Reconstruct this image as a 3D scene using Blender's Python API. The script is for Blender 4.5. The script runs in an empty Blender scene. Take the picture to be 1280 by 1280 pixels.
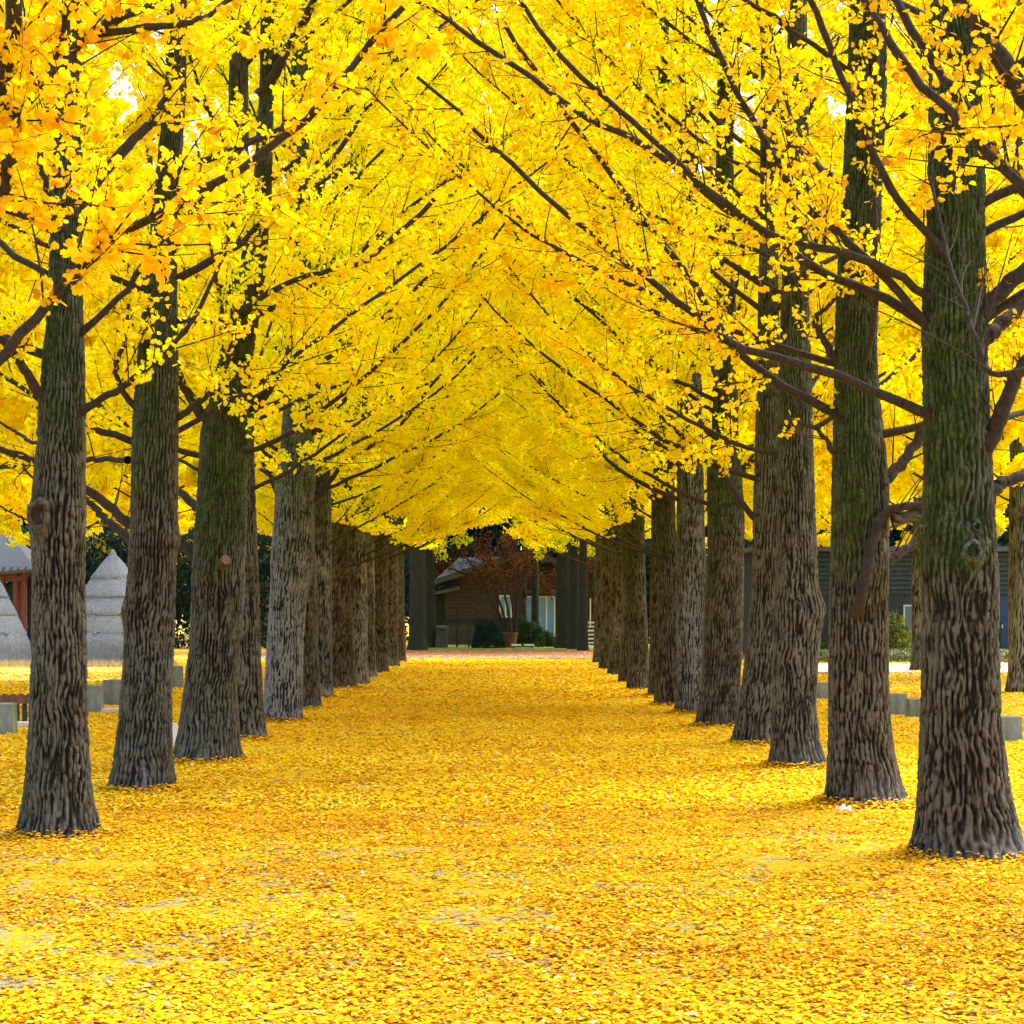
import bpy, math, numpy as np
PI = math.pi
F, VX, VY, EH = 2320.0, 618.0, 763.0, 1.6
scene = bpy.context.scene
COL = scene.collection
R = np.random.RandomState

def P(px, py, d):
    return np.array([(px - VX) * d / F, d, EH + (VY - py) * d / F])

# ------------------------------------------------------------------ numpy noise
def hash3(ix, iy, iz, seed):
    h = (ix * 374761393 + iy * 668265263 + iz * 2147483647 + seed * 1274126177) & 0xFFFFFFFF
    h = ((h ^ (h >> 13)) * 1274126177) & 0xFFFFFFFF
    h = ((h ^ (h >> 16)) * 2246822519) & 0xFFFFFFFF
    return ((h ^ (h >> 15)) & 0xFFFFFF) / float(0xFFFFFF) * 2 - 1

def noise(x, y, z, seed=0):
    x, y, z = np.broadcast_arrays(x, y, z)
    ix, iy, iz = (np.floor(a).astype(np.int64) for a in (x, y, z))
    fx, fy, fz = x - ix, y - iy, z - iz
    u, v, w = (f * f * (3 - 2 * f) for f in (fx, fy, fz))
    r = 0
    for a in (0, 1):
        for b in (0, 1):
            for c in (0, 1):
                wt = (u if a else 1 - u) * (v if b else 1 - v) * (w if c else 1 - w)
                r = r + wt * hash3(ix + a, iy + b, iz + c, seed)
    return r

# ------------------------------------------------------------------ mesh helpers
def np_mesh(name, verts, faces, mat, vattr=None, fattr=None, smooth=False):
    me = bpy.data.meshes.new(name)
    verts = np.asarray(verts, np.float32).reshape(-1, 3)
    faces = np.asarray(faces, np.int32)
    m, k = faces.shape
    me.vertices.add(len(verts)); me.vertices.foreach_set('co', verts.ravel())
    me.loops.add(m * k); me.loops.foreach_set('vertex_index', faces.ravel())
    me.polygons.add(m)
    me.polygons.foreach_set('loop_start', np.arange(0, m * k, k, dtype=np.int32))
    me.polygons.foreach_set('loop_total', np.full(m, k, np.int32))
    if smooth:
        me.polygons.foreach_set('use_smooth', np.ones(m, bool))
    for d, dom in ((vattr, 'POINT'), (fattr, 'FACE')):
        for n, arr in (d or {}).items():
            a = me.attributes.new(n, 'FLOAT', dom)
            a.data.foreach_set('value', np.asarray(arr, np.float32).ravel())
    me.update(calc_edges=True)
    if mat: me.materials.append(mat)
    return me

def link(name, me, parent=None, loc=None):
    o = bpy.data.objects.new(name, me)
    COL.objects.link(o)
    if parent is not None: o.parent = parent
    if loc is not None: o.location = loc
    return o

def tag(o, label=None, cat=None, group=None, kind=None):
    if label: o['label'] = label
    if cat: o['category'] = cat
    if group: o['group'] = group
    if kind: o['kind'] = kind
    return o

class MB:
    """boxes, prisms and grids collected into one mesh (n-gons)"""
    def __init__(s): s.v = []; s.f = []
    def box(s, x0, x1, y0, y1, z0, z1, taper=0.0):
        n = len(s.v); t = taper
        s.v += [(x0, y0, z0), (x1, y0, z0), (x1, y1, z0), (x0, y1, z0),
                (x0 + t, y0 + t, z1), (x1 - t, y0 + t, z1), (x1 - t, y1 - t, z1), (x0 + t, y1 - t, z1)]
        s.f += [[n + i for i in q] for q in ((0, 3, 2, 1), (4, 5, 6, 7), (0, 1, 5, 4), (1, 2, 6, 5), (2, 3, 7, 6), (3, 0, 4, 7))]
        return s
    def poly(s, pts):
        n = len(s.v); s.v += [tuple(p) for p in pts]; s.f.append(list(range(n, n + len(pts)))); return s
    def prism(s, pts, y0, y1):      # outline in XZ extruded along Y
        n = len(s.v); k = len(pts)
        s.v += [(x, y0, z) for x, z in pts] + [(x, y1, z) for x, z in pts]
        s.f += [list(range(n, n + k)), list(range(n + 2 * k - 1, n + k - 1, -1))]
        for i in range(k):
            j = (i + 1) % k; s.f.append([n + j, n + i, n + k + i, n + k + j])
        return s
    def lathe(s, prof, cx=0, cy=0, n=24, jit=0, rng=None):
        b = len(s.v)
        for (r, z) in prof:
            for i in range(n):
                a = 2 * PI * i / n; q = r * (1 + (rng.uniform(-jit, jit) if rng is not None else 0))
                s.v.append((cx + q * math.cos(a), cy + q * math.sin(a), z))
        for j in range(len(prof) - 1):
            for i in range(n):
                k = (i + 1) % n
                s.f.append([b + j * n + i, b + j * n + k, b + (j + 1) * n + k, b + (j + 1) * n + i])
        s.f.append([b + (len(prof) - 1) * n + i for i in range(n)])
        return s
    def build(s, name, mat, parent=None, loc=None, bevel=0, smooth=False):
        me = bpy.data.meshes.new(name); me.from_pydata(s.v, [], s.f); me.update()
        me.materials.append(mat)
        if smooth: me.polygons.foreach_set('use_smooth', np.ones(len(me.polygons), bool))
        o = link(name, me, parent, loc)
        if bevel:
            b = o.modifiers.new('bevel', 'BEVEL'); b.width = bevel; b.segments = 2; b.limit_method = 'ANGLE'
        return o

# ------------------------------------------------------------------ materials
def nt(name):
    m = bpy.data.materials.new(name); m.use_nodes = True
    t = m.node_tree; t.nodes.clear()
    out = t.nodes.new('ShaderNodeOutputMaterial')
    return m, t, out
def N(t, typ, **kw):
    n = t.nodes.new(typ)
    for k, v in kw.items():
        if k in ('operation', 'blend_type', 'data_type', 'attribute_name', 'noise_dimensions', 'feature', 'wave_type', 'bands_direction', 'distribution', 'interpolation_type'):
            setattr(n, k, v)
        else:
            n.inputs[k].default_value = v
    return n
def noise_node(t, scale, detail=4, rough=.6, vec=None, stretch=None):
    co = t.nodes.new('ShaderNodeTexCoord').outputs['Object'] if vec is None else vec
    if stretch:
        mp = t.nodes.new('ShaderNodeMapping'); mp.inputs['Scale'].default_value = stretch
        t.links.new(co, mp.inputs[0]); co = mp.outputs[0]
    n = N(t, 'ShaderNodeTexNoise', Scale=scale, Detail=detail, Roughness=rough)
    t.links.new(co, n.inputs['Vector'])
    return n.outputs['Fac']
def ramp(t, fac, stops, interp='LINEAR'):
    r = t.nodes.new('ShaderNodeValToRGB'); e = r.color_ramp; e.interpolation = interp
    while len(e.elements) < len(stops): e.elements.new(.5)
    for el, (p, c) in zip(e.elements, stops):
        el.position = p; el.color = (*c, 1) if not isinstance(c, float) else (c, c, c, 1)
    t.links.new(fac, r.inputs[0]); return r.outputs[0]
def mix(t, fac, a, b, mode='MIX'):
    m = t.nodes.new('ShaderNodeMix'); m.data_type = 'RGBA'; m.blend_type = mode
    for s, v in ((m.inputs[0], fac), (m.inputs[6], a), (m.inputs[7], b)):
        if isinstance(v, (int, float)): s.default_value = v
        elif isinstance(v, tuple): s.default_value = (*v, 1)
        else: t.links.new(v, s)
    return m.outputs[2]
def attr(t, name):
    return N(t, 'ShaderNodeAttribute', attribute_name=name).outputs['Fac']
def bsdf(t, out, col, rough=.8, bump=None, bstr=.3, bdist=.01, spec=.3):
    b = N(t, 'ShaderNodeBsdfPrincipled', Roughness=rough); b.inputs['Specular IOR Level'].default_value = spec
    if isinstance(col, tuple): b.inputs['Base Color'].default_value = (*col, 1)
    else: t.links.new(col, b.inputs['Base Color'])
    if bump is not None:
        n = N(t, 'ShaderNodeBump', Strength=bstr, Distance=bdist)
        t.links.new(bump, n.inputs['Height']); t.links.new(n.outputs[0], b.inputs['Normal'])
    t.links.new(b.outputs[0], out.inputs[0]); return b

def simple(name, c1, c2, scale=8, rough=.8, stretch=None, bstr=.3, bdist=.01, detail=5):
    m, t, out = nt(name)
    f = noise_node(t, scale, detail, .65, stretch=stretch)
    bsdf(t, out, ramp(t, f, [(.3, c1), (.7, c2)]), rough, f, bstr, bdist)
    return m

def mat_bark():
    m, t, out = nt('bark')
    fur = attr(t, 'furrow'); moss = attr(t, 'moss'); tone = attr(t, 'tone'); base = attr(t, 'pale')
    n1 = noise_node(t, 5, 3); n2 = noise_node(t, 60, 4, .7, stretch=(1, 1, .3))
    mth = N(t, 'ShaderNodeMath', operation='ADD'); t.links.new(tone, mth.inputs[0])
    m2 = N(t, 'ShaderNodeMath', operation='SUBTRACT'); m2.inputs[1].default_value = .5; t.links.new(n1, m2.inputs[0]); t.links.new(m2.outputs[0], mth.inputs[1])
    ridge = ramp(t, mth.outputs[0], [(.15, (.098, .062, .032)), (.5, (.098, .088, .055)), (.66, (.125, .12, .095)), (.95, (.30, .295, .28))])
    n4 = ramp(t, noise_node(t, 150, 3, .7, stretch=(1, 1, .25)), [(.38, 0.0), (.6, 1.0)])
    ridge = mix(t, n4, mix(t, .7, ridge, (.035, .026, .017)), ridge)
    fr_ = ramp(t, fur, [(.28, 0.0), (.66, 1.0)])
    c = mix(t, fr_, (.012, .009, .006), ridge)  # furrows' own dark brown, deepened with crevice shade put into the colour
    c = mix(t, ramp(t, fur, [(.62, 0.0), (.95, .35)]), c, (.21, .20, .155))  # pale highlights painted along the ridge crests
    c = mix(t, base, c, (.22, .22, .20))
    mm = ramp(t, noise_node(t, 38, 4, .7), [(.35, .15), (.62, 1.0)])
    mf = N(t, 'ShaderNodeMath', operation='MULTIPLY'); t.links.new(moss, mf.inputs[0]); t.links.new(mm, mf.inputs[1])
    mg = ramp(t, noise_node(t, 9, 3), [(.3, (.012, .026, .003)), (.7, (.045, .080, .006))])
    c = mix(t, mf.outputs[0], c, mg)
    bsdf(t, out, c, .9, n2, .9, .012, spec=.12)
    return m

def mat_twig():
    return simple('branch_bark', (.014, .010, .006), (.058, .040, .023), 45, .85, (1, 1, .5), .9, .02)

def mat_leaf(name, stops, trans=.5):
    m, t, out = nt(name)
    c = ramp(t, attr(t, 'tint'), stops)
    d = N(t, 'ShaderNodeBsdfDiffuse'); tr = N(t, 'ShaderNodeBsdfTranslucent')
    g = N(t, 'ShaderNodeBsdfGlossy', Roughness=.45); g.inputs['Color'].default_value = (1, 1, 1, 1)
    gm = N(t, 'ShaderNodeGamma', Gamma=.94); t.links.new(c, gm.inputs[0])
    t.links.new(c, d.inputs[0]); t.links.new(gm.outputs[0] if trans > .5 else c, tr.inputs[0])
    a = N(t, 'ShaderNodeMixShader'); a.inputs[0].default_value = trans
    b = N(t, 'ShaderNodeMixShader'); b.inputs[0].default_value = .006
    t.links.new(d.outputs[0], a.inputs[1]); t.links.new(tr.outputs[0], a.inputs[2])
    t.links.new(a.outputs[0], b.inputs[1]); t.links.new(g.outputs[0], b.inputs[2])
    t.links.new(b.outputs[0], out.inputs[0])
    return m

GOLD = [(0, (.48, .62, .01)), (.12, (.86, .88, .003)), (.4, (.975, .93, .0015)), (.58, (.975, .80, .0015)), (.78, (.97, .62, .0015)), (.92, (.93, .46, .003)), (1, (.5, .22, .01))]
M_BARK = mat_bark(); M_TWIG = mat_twig()
M_LEAF = mat_leaf('ginkgo_leaf', GOLD, .58)
M_LITTER = mat_leaf('fallen_leaf', [(0, (.60, .52, .30)), (.12, (.82, .66, .10)), (.3, (.82, .58, .008)), (.65, (.82, .44, .008)), (.88, (.66, .30, .008)), (1, (.32, .15, .03))], .12)
M_GREEN = mat_leaf('dark_needles', [(0, (.010, .032, .030)), (.6, (.02, .05, .04)), (1, (.045, .085, .04))], .2)  # bluish cast of haze put into the needle colour
M_SHRUB = mat_leaf('shrub_leaf', [(0, (.02, .05, .015)), (.5, (.045, .095, .02)), (1, (.35, .36, .03))], .3)
M_RED = mat_leaf('maple_leaf', [(0, (.07, .022, .014)), (.5, (.15, .05, .02)), (1, (.26, .14, .03))], .4)
M_WOOD = simple('cut_wood', (.10, .05, .03), (.24, .13, .08), 20, .8)
M_HOLLOW = simple('hollow_wood', (.03, .015, .01), (.10, .045, .025), 20, .9)

# ------------------------------------------------------------------ leaves
FAN_V = np.array([(0, 0, 0), (-.46, .36, .10), (-.42, .68, .12), (-.14, .84, .03), (0, .66, 0),
                  (.46, .36, .10), (.42, .68, .12), (.14, .84, .03)])
FAN_F = np.array([(0, 4, 3, 2, 1), (0, 5, 6, 7, 4)])
KITE_V = np.array([(0, 0, 0), (.5, .55, .14), (0, .8, -.02), (-.5, .55, .14)])
KITE_F = np.array([(0, 1, 2, 3)])
def unit(a): return a / np.maximum(np.linalg.norm(a, axis=-1, keepdims=True), 1e-9)
def leaves(name, pos, tip, nrm, size, tint, mat, fan):
    V, Fc = (FAN_V, FAN_F) if fan else (KITE_V, KITE_F)
    tip = unit(tip); side = unit(np.cross(nrm, tip)); nn = np.cross(tip, side)
    v = pos[:, None] + size[:, None, None] * (V[None, :, 0:1] * side[:, None] + V[None, :, 1:2] * tip[:, None] + V[None, :, 2:3] * nn[:, None])
    n = len(pos)
    f = (np.arange(n)[:, None, None] * len(V) + Fc[None]).reshape(-1, Fc.shape[1])
    return np_mesh(name, v, f, mat, fattr={'tint': np.repeat(np.clip(tint, 0, 1), len(Fc))})

# ------------------------------------------------------------------ tubes
def ring_tubes(c, r, sides):
    """c (M,K,3) centre lines, r (M,K) radii -> verts, quads"""
    M, K, _ = c.shape
    t = np.gradient(c, axis=1); t = unit(t)
    m = unit(t.mean(axis=1, keepdims=True))
    ref = np.where(np.abs(m[..., 2:3]) < .8, np.array([0, 0, 1.]), np.array([1., 0, 0]))
    u = unit(np.cross(t, ref)); w = np.cross(t, u)
    a = np.arange(sides) * 2 * PI / sides
    v = c[:, :, None] + r[:, :, None, None] * (np.cos(a)[None, None, :, None] * u[:, :, None] + np.sin(a)[None, None, :, None] * w[:, :, None])
    i = np.arange(sides); j = (i + 1) % sides
    k = np.arange(K - 1)[:, None] * sides
    q = np.stack([k + i, k + j, k + sides + j, k + sides + i], -1).reshape(-1, 4)
    f = (np.arange(M)[:, None, None] * K * sides + q[None]).reshape(-1, 4)
    return v.reshape(-1, 3), f
def join(parts):
    vs, fs, n = [], [], 0
    for v, f in parts:
        vs.append(v); fs.append(f + n); n += len(v)
    return np.concatenate(vs), np.concatenate(fs)

def smooth_line(pts, n):
    pts = np.asarray(pts, float); k = len(pts)
    p = np.vstack([2 * pts[0] - pts[1], pts, 2 * pts[-1] - pts[-2]])
    u = np.linspace(0, k - 1 - 1e-6, n); i = u.astype(int); t = (u - i)[:, None]
    a, b, c, d = p[i], p[i + 1], p[i + 2], p[i + 3]
    return .5 * (2 * b + (c - a) * t + (2 * a - 5 * b + 4 * c - d) * t * t + (3 * b - a - 3 * c + d) * t ** 3)

def make_limb(pts, r0, r1, rng, detail, sub_scale=1.0, sub_from=.15, collar=True):
    """a limb with side shoots and twigs: returns (verts, quads), list of shoots for leaves"""
    n = 26 if detail else 12
    c = smooth_line(pts, n)
    L = np.linalg.norm(np.diff(c, axis=0), axis=1).sum()
    s = np.linspace(0, 1, n)
    r = r0 + (r1 - r0) * s ** .8
    if collar: r = r + r0 * .35 * np.exp(-s * L / max(r0 * 1.6, .02))
    c = c + (rng.normal(0, 1, (n, 3)) * np.minimum(r, .02)[:, None] * .35) * (s > 0)[:, None]
    if detail: r = r * (1 + rng.uniform(-.08, .08, n))
    parts = [ring_tubes(c[None], r[None], 10 if detail else 5)]
    t = unit(np.gradient(c, axis=0))
    m = max(3, int(L / (.17 if detail else .30)))
    ss = np.sort(rng.uniform(sub_from, 1, m))
    idx = ss * (n - 1); i0 = np.minimum(idx.astype(int), n - 2); fr = (idx - i0)[:, None]
    st = c[i0] * (1 - fr) + c[i0 + 1] * fr; td = t[i0]
    u = unit(np.cross(td, rng.normal(size=(m, 3)))); A = rng.uniform(.5, 1.15, m)[:, None]
    dr = unit(td * np.cos(A) + u * np.sin(A) + np.array([0, 0, .12]))
    ln = (rng.uniform(.3, 1.25, m) * (1 - .55 * ss) * sub_scale)
    bend = rng.normal(0, .12, (m, 3)) + np.array([0, 0, .06])
    K = 5; tt = np.linspace(0, 1, K)
    sc = st[:, None] + dr[:, None] * ln[:, None, None] * tt[None, :, None] + bend[:, None] * ln[:, None, None] * (tt ** 2)[None, :, None]
    rs = np.minimum(.0045 + .004 * ln, r[i0] * .6)[:, None] * (1 - .7 * tt)[None]
    if not detail: rs = rs * 1.3
    parts.append(ring_tubes(sc, rs, 5 if detail else 3))
    # twigs
    q = 3 if detail else 2
    k = np.repeat(np.arange(m), q); tv = rng.uniform(.2, 1, m * q)
    ts = st[k] + dr[k] * (ln[k] * tv)[:, None] + bend[k] * (ln[k] * tv ** 2)[:, None]
    u2 = unit(np.cross(dr[k], rng.normal(size=(m * q, 3)))); A2 = rng.uniform(.5, 1.3, m * q)[:, None]
    d2 = unit(dr[k] * np.cos(A2) + u2 * np.sin(A2)); l2 = rng.uniform(.1, .42, m * q) * sub_scale
    t3 = np.linspace(0, 1, 3); b2 = rng.normal(0, .2, (m * q, 3))
    tc = ts[:, None] + d2[:, None] * l2[:, None, None] * t3[None, :, None] + b2[:, None] * l2[:, None, None] * (t3 ** 2)[None, :, None]
    parts.append(ring_tubes(tc, np.full((m * q, 3), .0026 if detail else .004) * (1 - .5 * t3)[None], 3))
    shoots = (np.concatenate([st, ts]), np.concatenate([dr, d2]), np.concatenate([ln, l2]), np.concatenate([bend, b2]))
    # the outer half of the limb itself bears leaves too
    h = n // 3; seg = c[h + 1:] - c[h:-1]; sl = np.linalg.norm(seg, axis=1)
    shoots = tuple(np.concatenate([a, b]) for a, b in zip(shoots, (c[h:-1], unit(seg), sl, np.zeros_like(seg))))
    return join(parts), shoots

def crown_leaves(name, shoots, n, size, base_tint, rng, fan, zmin, keep=None, spread=.04, clus=5):
    st, dr, ln, bd = (np.concatenate([s[i] for s in shoots]) for i in range(4))
    pr = ln / ln.sum(); m = n // clus
    k = rng.choice(len(ln), m, p=pr); t = rng.uniform(0.05, 1, m)
    site = st[k] + dr[k] * (ln[k] * t)[:, None] + bd[k] * (ln[k] * t * t)[:, None]
    st_t = rng.normal(0, .07, len(ln))[k] + base_tint
    pos = np.repeat(site, clus, 0); tint = np.repeat(st_t, clus) + rng.normal(0, .09, m * clus)
    off = unit(rng.normal(size=pos.shape) + np.array([0, 0, -.25]))
    tip = unit(off + rng.normal(0, .35, pos.shape) + np.array([0, 0, -.25]))
    pos = pos + off * rng.uniform(.015, spread, len(pos))[:, None]
    nrm = unit(rng.normal(size=pos.shape) + np.array([0, -.25, .55]))
    green = noise(pos[:, 0] * 1.3, pos[:, 1] * 1.3, pos[:, 2] * 1.3, 77)
    tint = tint - .22 * (green > .55)
    ok = pos[:, 2] > zmin + .35 * noise(pos[:, 0] * .9, pos[:, 1] * .9, 0 * pos[:, 0], 5)
    if keep is not None: ok &= keep(pos)
    sz = size * rng.uniform(.65, 1.2, len(pos))
    return leaves(name, pos[ok], tip[ok], nrm[ok], sz[ok], tint[ok], M_LEAF, fan)

# ------------------------------------------------------------------ trunks
def trunk_mesh(prof, d, seed, tone, cols, dz, top=13.0, moss_z=(2.2, 3.4), moss=.6, moss_dir=PI, burls=(), flare=.030, pale=.3, lean=0.0, amp=.013):
    """prof: (y_px, xl_px, xr_px) silhouette at depth d -> round trunk with furrowed bark; returned relative to its base point"""
    rng = R(seed)
    pr = sorted([(EH + (VY - y) * d / F, ((a + b) / 2 - VX) * d / F, (b - a) / 2 * d / F) for y, a, b in prof])
    z = np.array([p[0] for p in pr]); cx = np.array([p[1] for p in pr]); rr = np.array([p[2] for p in pr])
    x0 = cx[0]
    z[0] = min(z[0], 0.0)
    z = np.append(z, top); cx = np.append(cx, cx[-1] + lean); rr = np.append(rr, max(.03, rr[-1] * .28))
    zz = [-.12]
    vis = 5.6 * max(1, d / 14)
    while zz[-1] < top: zz.append(zz[-1] + (dz if zz[-1] < min(vis, 7) else dz * 4))
    zz = np.array(zz); Rr = np.interp(zz, z, rr); X = np.interp(zz, z, cx) - x0
    k = 7; ker = np.ones(k) / k
    Rr = np.convolve(np.pad(Rr, k // 2, 'edge'), ker, 'valid'); X = np.convolve(np.pad(X, k // 2, 'edge'), ker, 'valid')
    Y = .03 * np.sin(zz * .7 + seed)
    th = np.arange(cols) * 2 * PI / cols
    T, Z = np.meshgrid(th, zz)
    R2 = Rr[:, None] * (1 + .05 * noise(np.cos(T) * 1.2, np.sin(T) * 1.2, Z * 1.1, seed + 5))
    # root flare with a few buttresses
    R2 = R2 * (1 + .09 * np.exp(-np.maximum(Z, 0) / .22) * (np.sin(T * 4 + seed) * .6 + noise(np.cos(T) * 2, np.sin(T) * 2, 0 * T, seed + 8)))
    R2 = R2 + flare * np.exp(-np.maximum(Z, 0) / .16) * (.35 + .65 * np.abs(np.sin(T * 2.5 + seed)) ** 1.0) * Rr[:, None] / .22
    u = np.cos(T) * Rr[:, None]; v = np.sin(T) * Rr[:, None]
    disp_b = 0 * T
    for (zb, tb, ab, sb) in burls:
        dt = (T - tb + PI) % (2 * PI) - PI
        disp_b = disp_b + ab * np.exp(-((dt * Rr[:, None]) ** 2 + (Z - zb) ** 2) / (2 * sb * sb))
    kk_ = max(5, int(round(2 * PI * Rr[len(Rr) // 6] / (.036 + .012 * rng.rand()))))
    zq = .85 + .5 * rng.rand()
    wob = disp_b * 40 + .9 * noise(u * 34, v * 34, Z * 19, seed + 11)
    w1 = 5.6 * noise(u * 8, v * 8, Z * zq * 4.3, seed + 1) + 2.3 * noise(u * 19, v * 19, Z * zq * 9.5, seed + 2) + wob
    w2 = 5.6 * noise(u * 8, v * 8, Z * zq * 4.3, seed + 6) + 2.3 * noise(u * 19, v * 19, Z * zq * 9.5, seed + 7) - wob
    A = .5 + .5 * np.cos(T * kk_ + w1); B = .5 + .5 * np.cos(T * (kk_ + 1) + w2 + 2.0)
    A = A * (1 + .5 * noise(u * 13, v * 13, Z * 5, seed + 13)); B = B * (1 + .5 * noise(u * 13, v * 13, Z * 5, seed + 14))
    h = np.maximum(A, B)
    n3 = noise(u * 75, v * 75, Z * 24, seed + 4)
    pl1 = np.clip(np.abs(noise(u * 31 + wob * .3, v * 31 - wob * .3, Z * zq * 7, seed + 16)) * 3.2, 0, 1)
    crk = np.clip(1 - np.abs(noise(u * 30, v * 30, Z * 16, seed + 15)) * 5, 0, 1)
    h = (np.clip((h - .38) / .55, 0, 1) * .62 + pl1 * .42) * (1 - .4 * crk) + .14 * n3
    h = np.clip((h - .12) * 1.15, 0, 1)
    fade = np.clip(Rr / .15, .25, 1)[:, None]
    Rd = R2 + disp_b + (h - .6) * amp * 1.9 * fade + .004 * noise(u * 60, v * 60, Z * 30, seed + 3)
    vx = X[:, None] + Rd * np.cos(T); vy = Y[:, None] + Rd * np.sin(T)
    verts = np.stack([vx, vy, Z], -1).reshape(-1, 3)
    n = len(zz); i = np.arange(cols); j = (i + 1) % cols; kk = np.arange(n - 1)[:, None] * cols
    q = np.stack([kk + i, kk + j, kk + cols + j, kk + cols + i], -1).reshape(-1, 4)
    # moss: patches above a height on one side, and a little anywhere
    mn = noise(u * 5, v * 5, Z * 1.6, seed + 20) * .5 + noise(u * 14, v * 14, Z * 5, seed + 21) * .3
    ms = np.clip((Z - moss_z[0]) / (moss_z[1] - moss_z[0]), 0, 1) * moss * 1.3 * (.55 + .45 * np.cos(T - moss_dir)) + .25 * moss * np.exp(-np.maximum(Z, 0) / .35) * (np.sin(T + seed) > 0)
    ms = ms + .5 * np.clip((Z - 2.4) / 1.6, 0, 1)
    ms = np.clip(ms + mn * (.5 * moss + .12) - .03, 0, 1) + (disp_b > .01) * .2 * moss
    pl = .6 * pale * np.clip(1.1 - np.maximum(Z, 0) / .30 + mn * 1.6, 0, 1) * np.clip(.4 + np.cos(T - .1 - PI * 1.75) * .9, 0, 1)
    tn = tone + .28 * noise(u * 3, v * 3, Z * .9, seed + 30)
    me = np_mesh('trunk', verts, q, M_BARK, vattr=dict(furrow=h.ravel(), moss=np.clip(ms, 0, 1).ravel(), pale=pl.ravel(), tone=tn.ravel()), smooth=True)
    path = lambda zq: (np.interp(zq, zz, X), np.interp(zq, zz, Y), np.interp(zq, zz, Rr))
    return me, x0, path

def cut_stub(tree_root, base, direction, r, length, sub=None):
    """sawn-off branch stub with its cut face"""
    d = unit(np.array(direction, float)); c = np.array(base)[None] + d[None] * np.linspace(0, length, 6)[:, None]
    rr = r * np.array([1.5, 1.25, 1.08, 1.0, 1.03, .98])
    v, f = ring_tubes(c[None], rr[None], 14)
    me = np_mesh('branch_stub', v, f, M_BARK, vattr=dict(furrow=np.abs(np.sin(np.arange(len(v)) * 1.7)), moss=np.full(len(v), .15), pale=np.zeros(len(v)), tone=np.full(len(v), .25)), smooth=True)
    o = link('branch_stub', me, tree_root)
    ring = v[-14:]; cen = ring.mean(0) - d * .01
    vv = np.vstack([ring, ring * .6 + cen * .4 + d * .002, cen[None]])
    ff = [(i, (i + 1) % 14, 14 + (i + 1) % 14, 14 + i) for i in range(14)] + [(14 + i, 14 + (i + 1) % 14, 28, 28) for i in range(14)]
    m2 = bpy.data.meshes.new('cut_face'); m2.from_pydata([tuple(x) for x in vv], [], [tuple(dict.fromkeys(q)) for q in ff]); m2.materials.append(M_WOOD)
    link('cut_face', m2, o)
    return o

def knot_hole(tree_root, x, y, z, rx, rz):
    """oval callus ring round a hollow, facing the camera side"""
    prof = [(1.7, .05), (1.45, .004), (1.2, -.016), (1.05, -.018), (.95, -.006), (.88, .03)]
    n = 26
    def build(pf, name, mat, par, cap):
        v = []
        for (k, dy) in pf:
            for i in range(n):
                a = 2 * PI * i / n; w = 1 + .09 * math.sin(3 * a + z * 5) + .06 * math.sin(7 * a + z) + .03 * math.sin(13 * a)
                v.append((x + rx * k * w * math.cos(a), y + dy, z + rz * k * w * math.sin(a)))
        f = [(j * n + i, j * n + (i + 1) % n, (j + 1) * n + (i + 1) % n, (j + 1) * n + i) for j in range(len(pf) - 1) for i in range(n)]
        if cap: f.append(tuple((len(pf) - 1) * n + i for i in range(n)))
        me = bpy.data.meshes.new(name); me.from_pydata(v, [], f); me.materials.append(mat)
        me.polygons.foreach_set('use_smooth', np.ones(len(me.polygons), bool))
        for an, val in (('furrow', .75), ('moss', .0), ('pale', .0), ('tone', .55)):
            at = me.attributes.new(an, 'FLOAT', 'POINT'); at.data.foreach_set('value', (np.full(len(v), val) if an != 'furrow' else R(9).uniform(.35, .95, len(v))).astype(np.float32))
        return link(name, me, par)
    k = build(prof, 'knot_ring', M_BARK, tree_root, False)
    build([(.96, .005), (.8, .03), (.4, .04)], 'hollow', M_HOLLOW, k, True)

# ------------------------------------------------------------------ procedural limbs
def proc_limbs(rng, path, inward, zs, L0=5.2, L1=2.4, kinds='io', top=12.5):
    """list of (points, r0, r1) relative to tree base; inward = +1/-1 direction of the avenue's centre line in X"""
    out = []
    for i, z in enumerate(zs):
        k = kinds[i % len(kinds)]
        base = {'i': 0.0, 'o': PI, 'f': PI / 2, 'b': -PI / 2}[k]
        az = base + rng.uniform(-.55, .55)
        if inward < 0: az = PI - az
        f = min(1, max(0, (z - 2.3) / (top - 2.3)))
        L = (L0 + (L1 - L0) * f) * rng.uniform(.8, 1.15) * (.8 if k == 'o' else 1) * (.75 if k in 'fb' else 1)
        e0 = math.radians(rng.uniform(14, 32) + 18 * f); e1 = math.radians(rng.uniform(40, 58) + 8 * f)
        cx, cy, r = path(z)
        p = np.array([cx, cy, z]); pts = [p.copy()]; n = 7
        azc = az
        for j in range(n):
            e = e0 + (e1 - e0) * (j / (n - 1)) ** .8 + rng.normal(0, .05); azc += rng.normal(0, .06)
            p = p + L / n * np.array([math.cos(azc) * math.cos(e), math.sin(azc) * math.cos(e), math.sin(e)])
            pts.append(p.copy())
        r0 = min((.038 - .014 * f) * rng.uniform(.75, 1.15), r * .7)
        out.append((np.array(pts), r0, .007))
    return out

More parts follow.
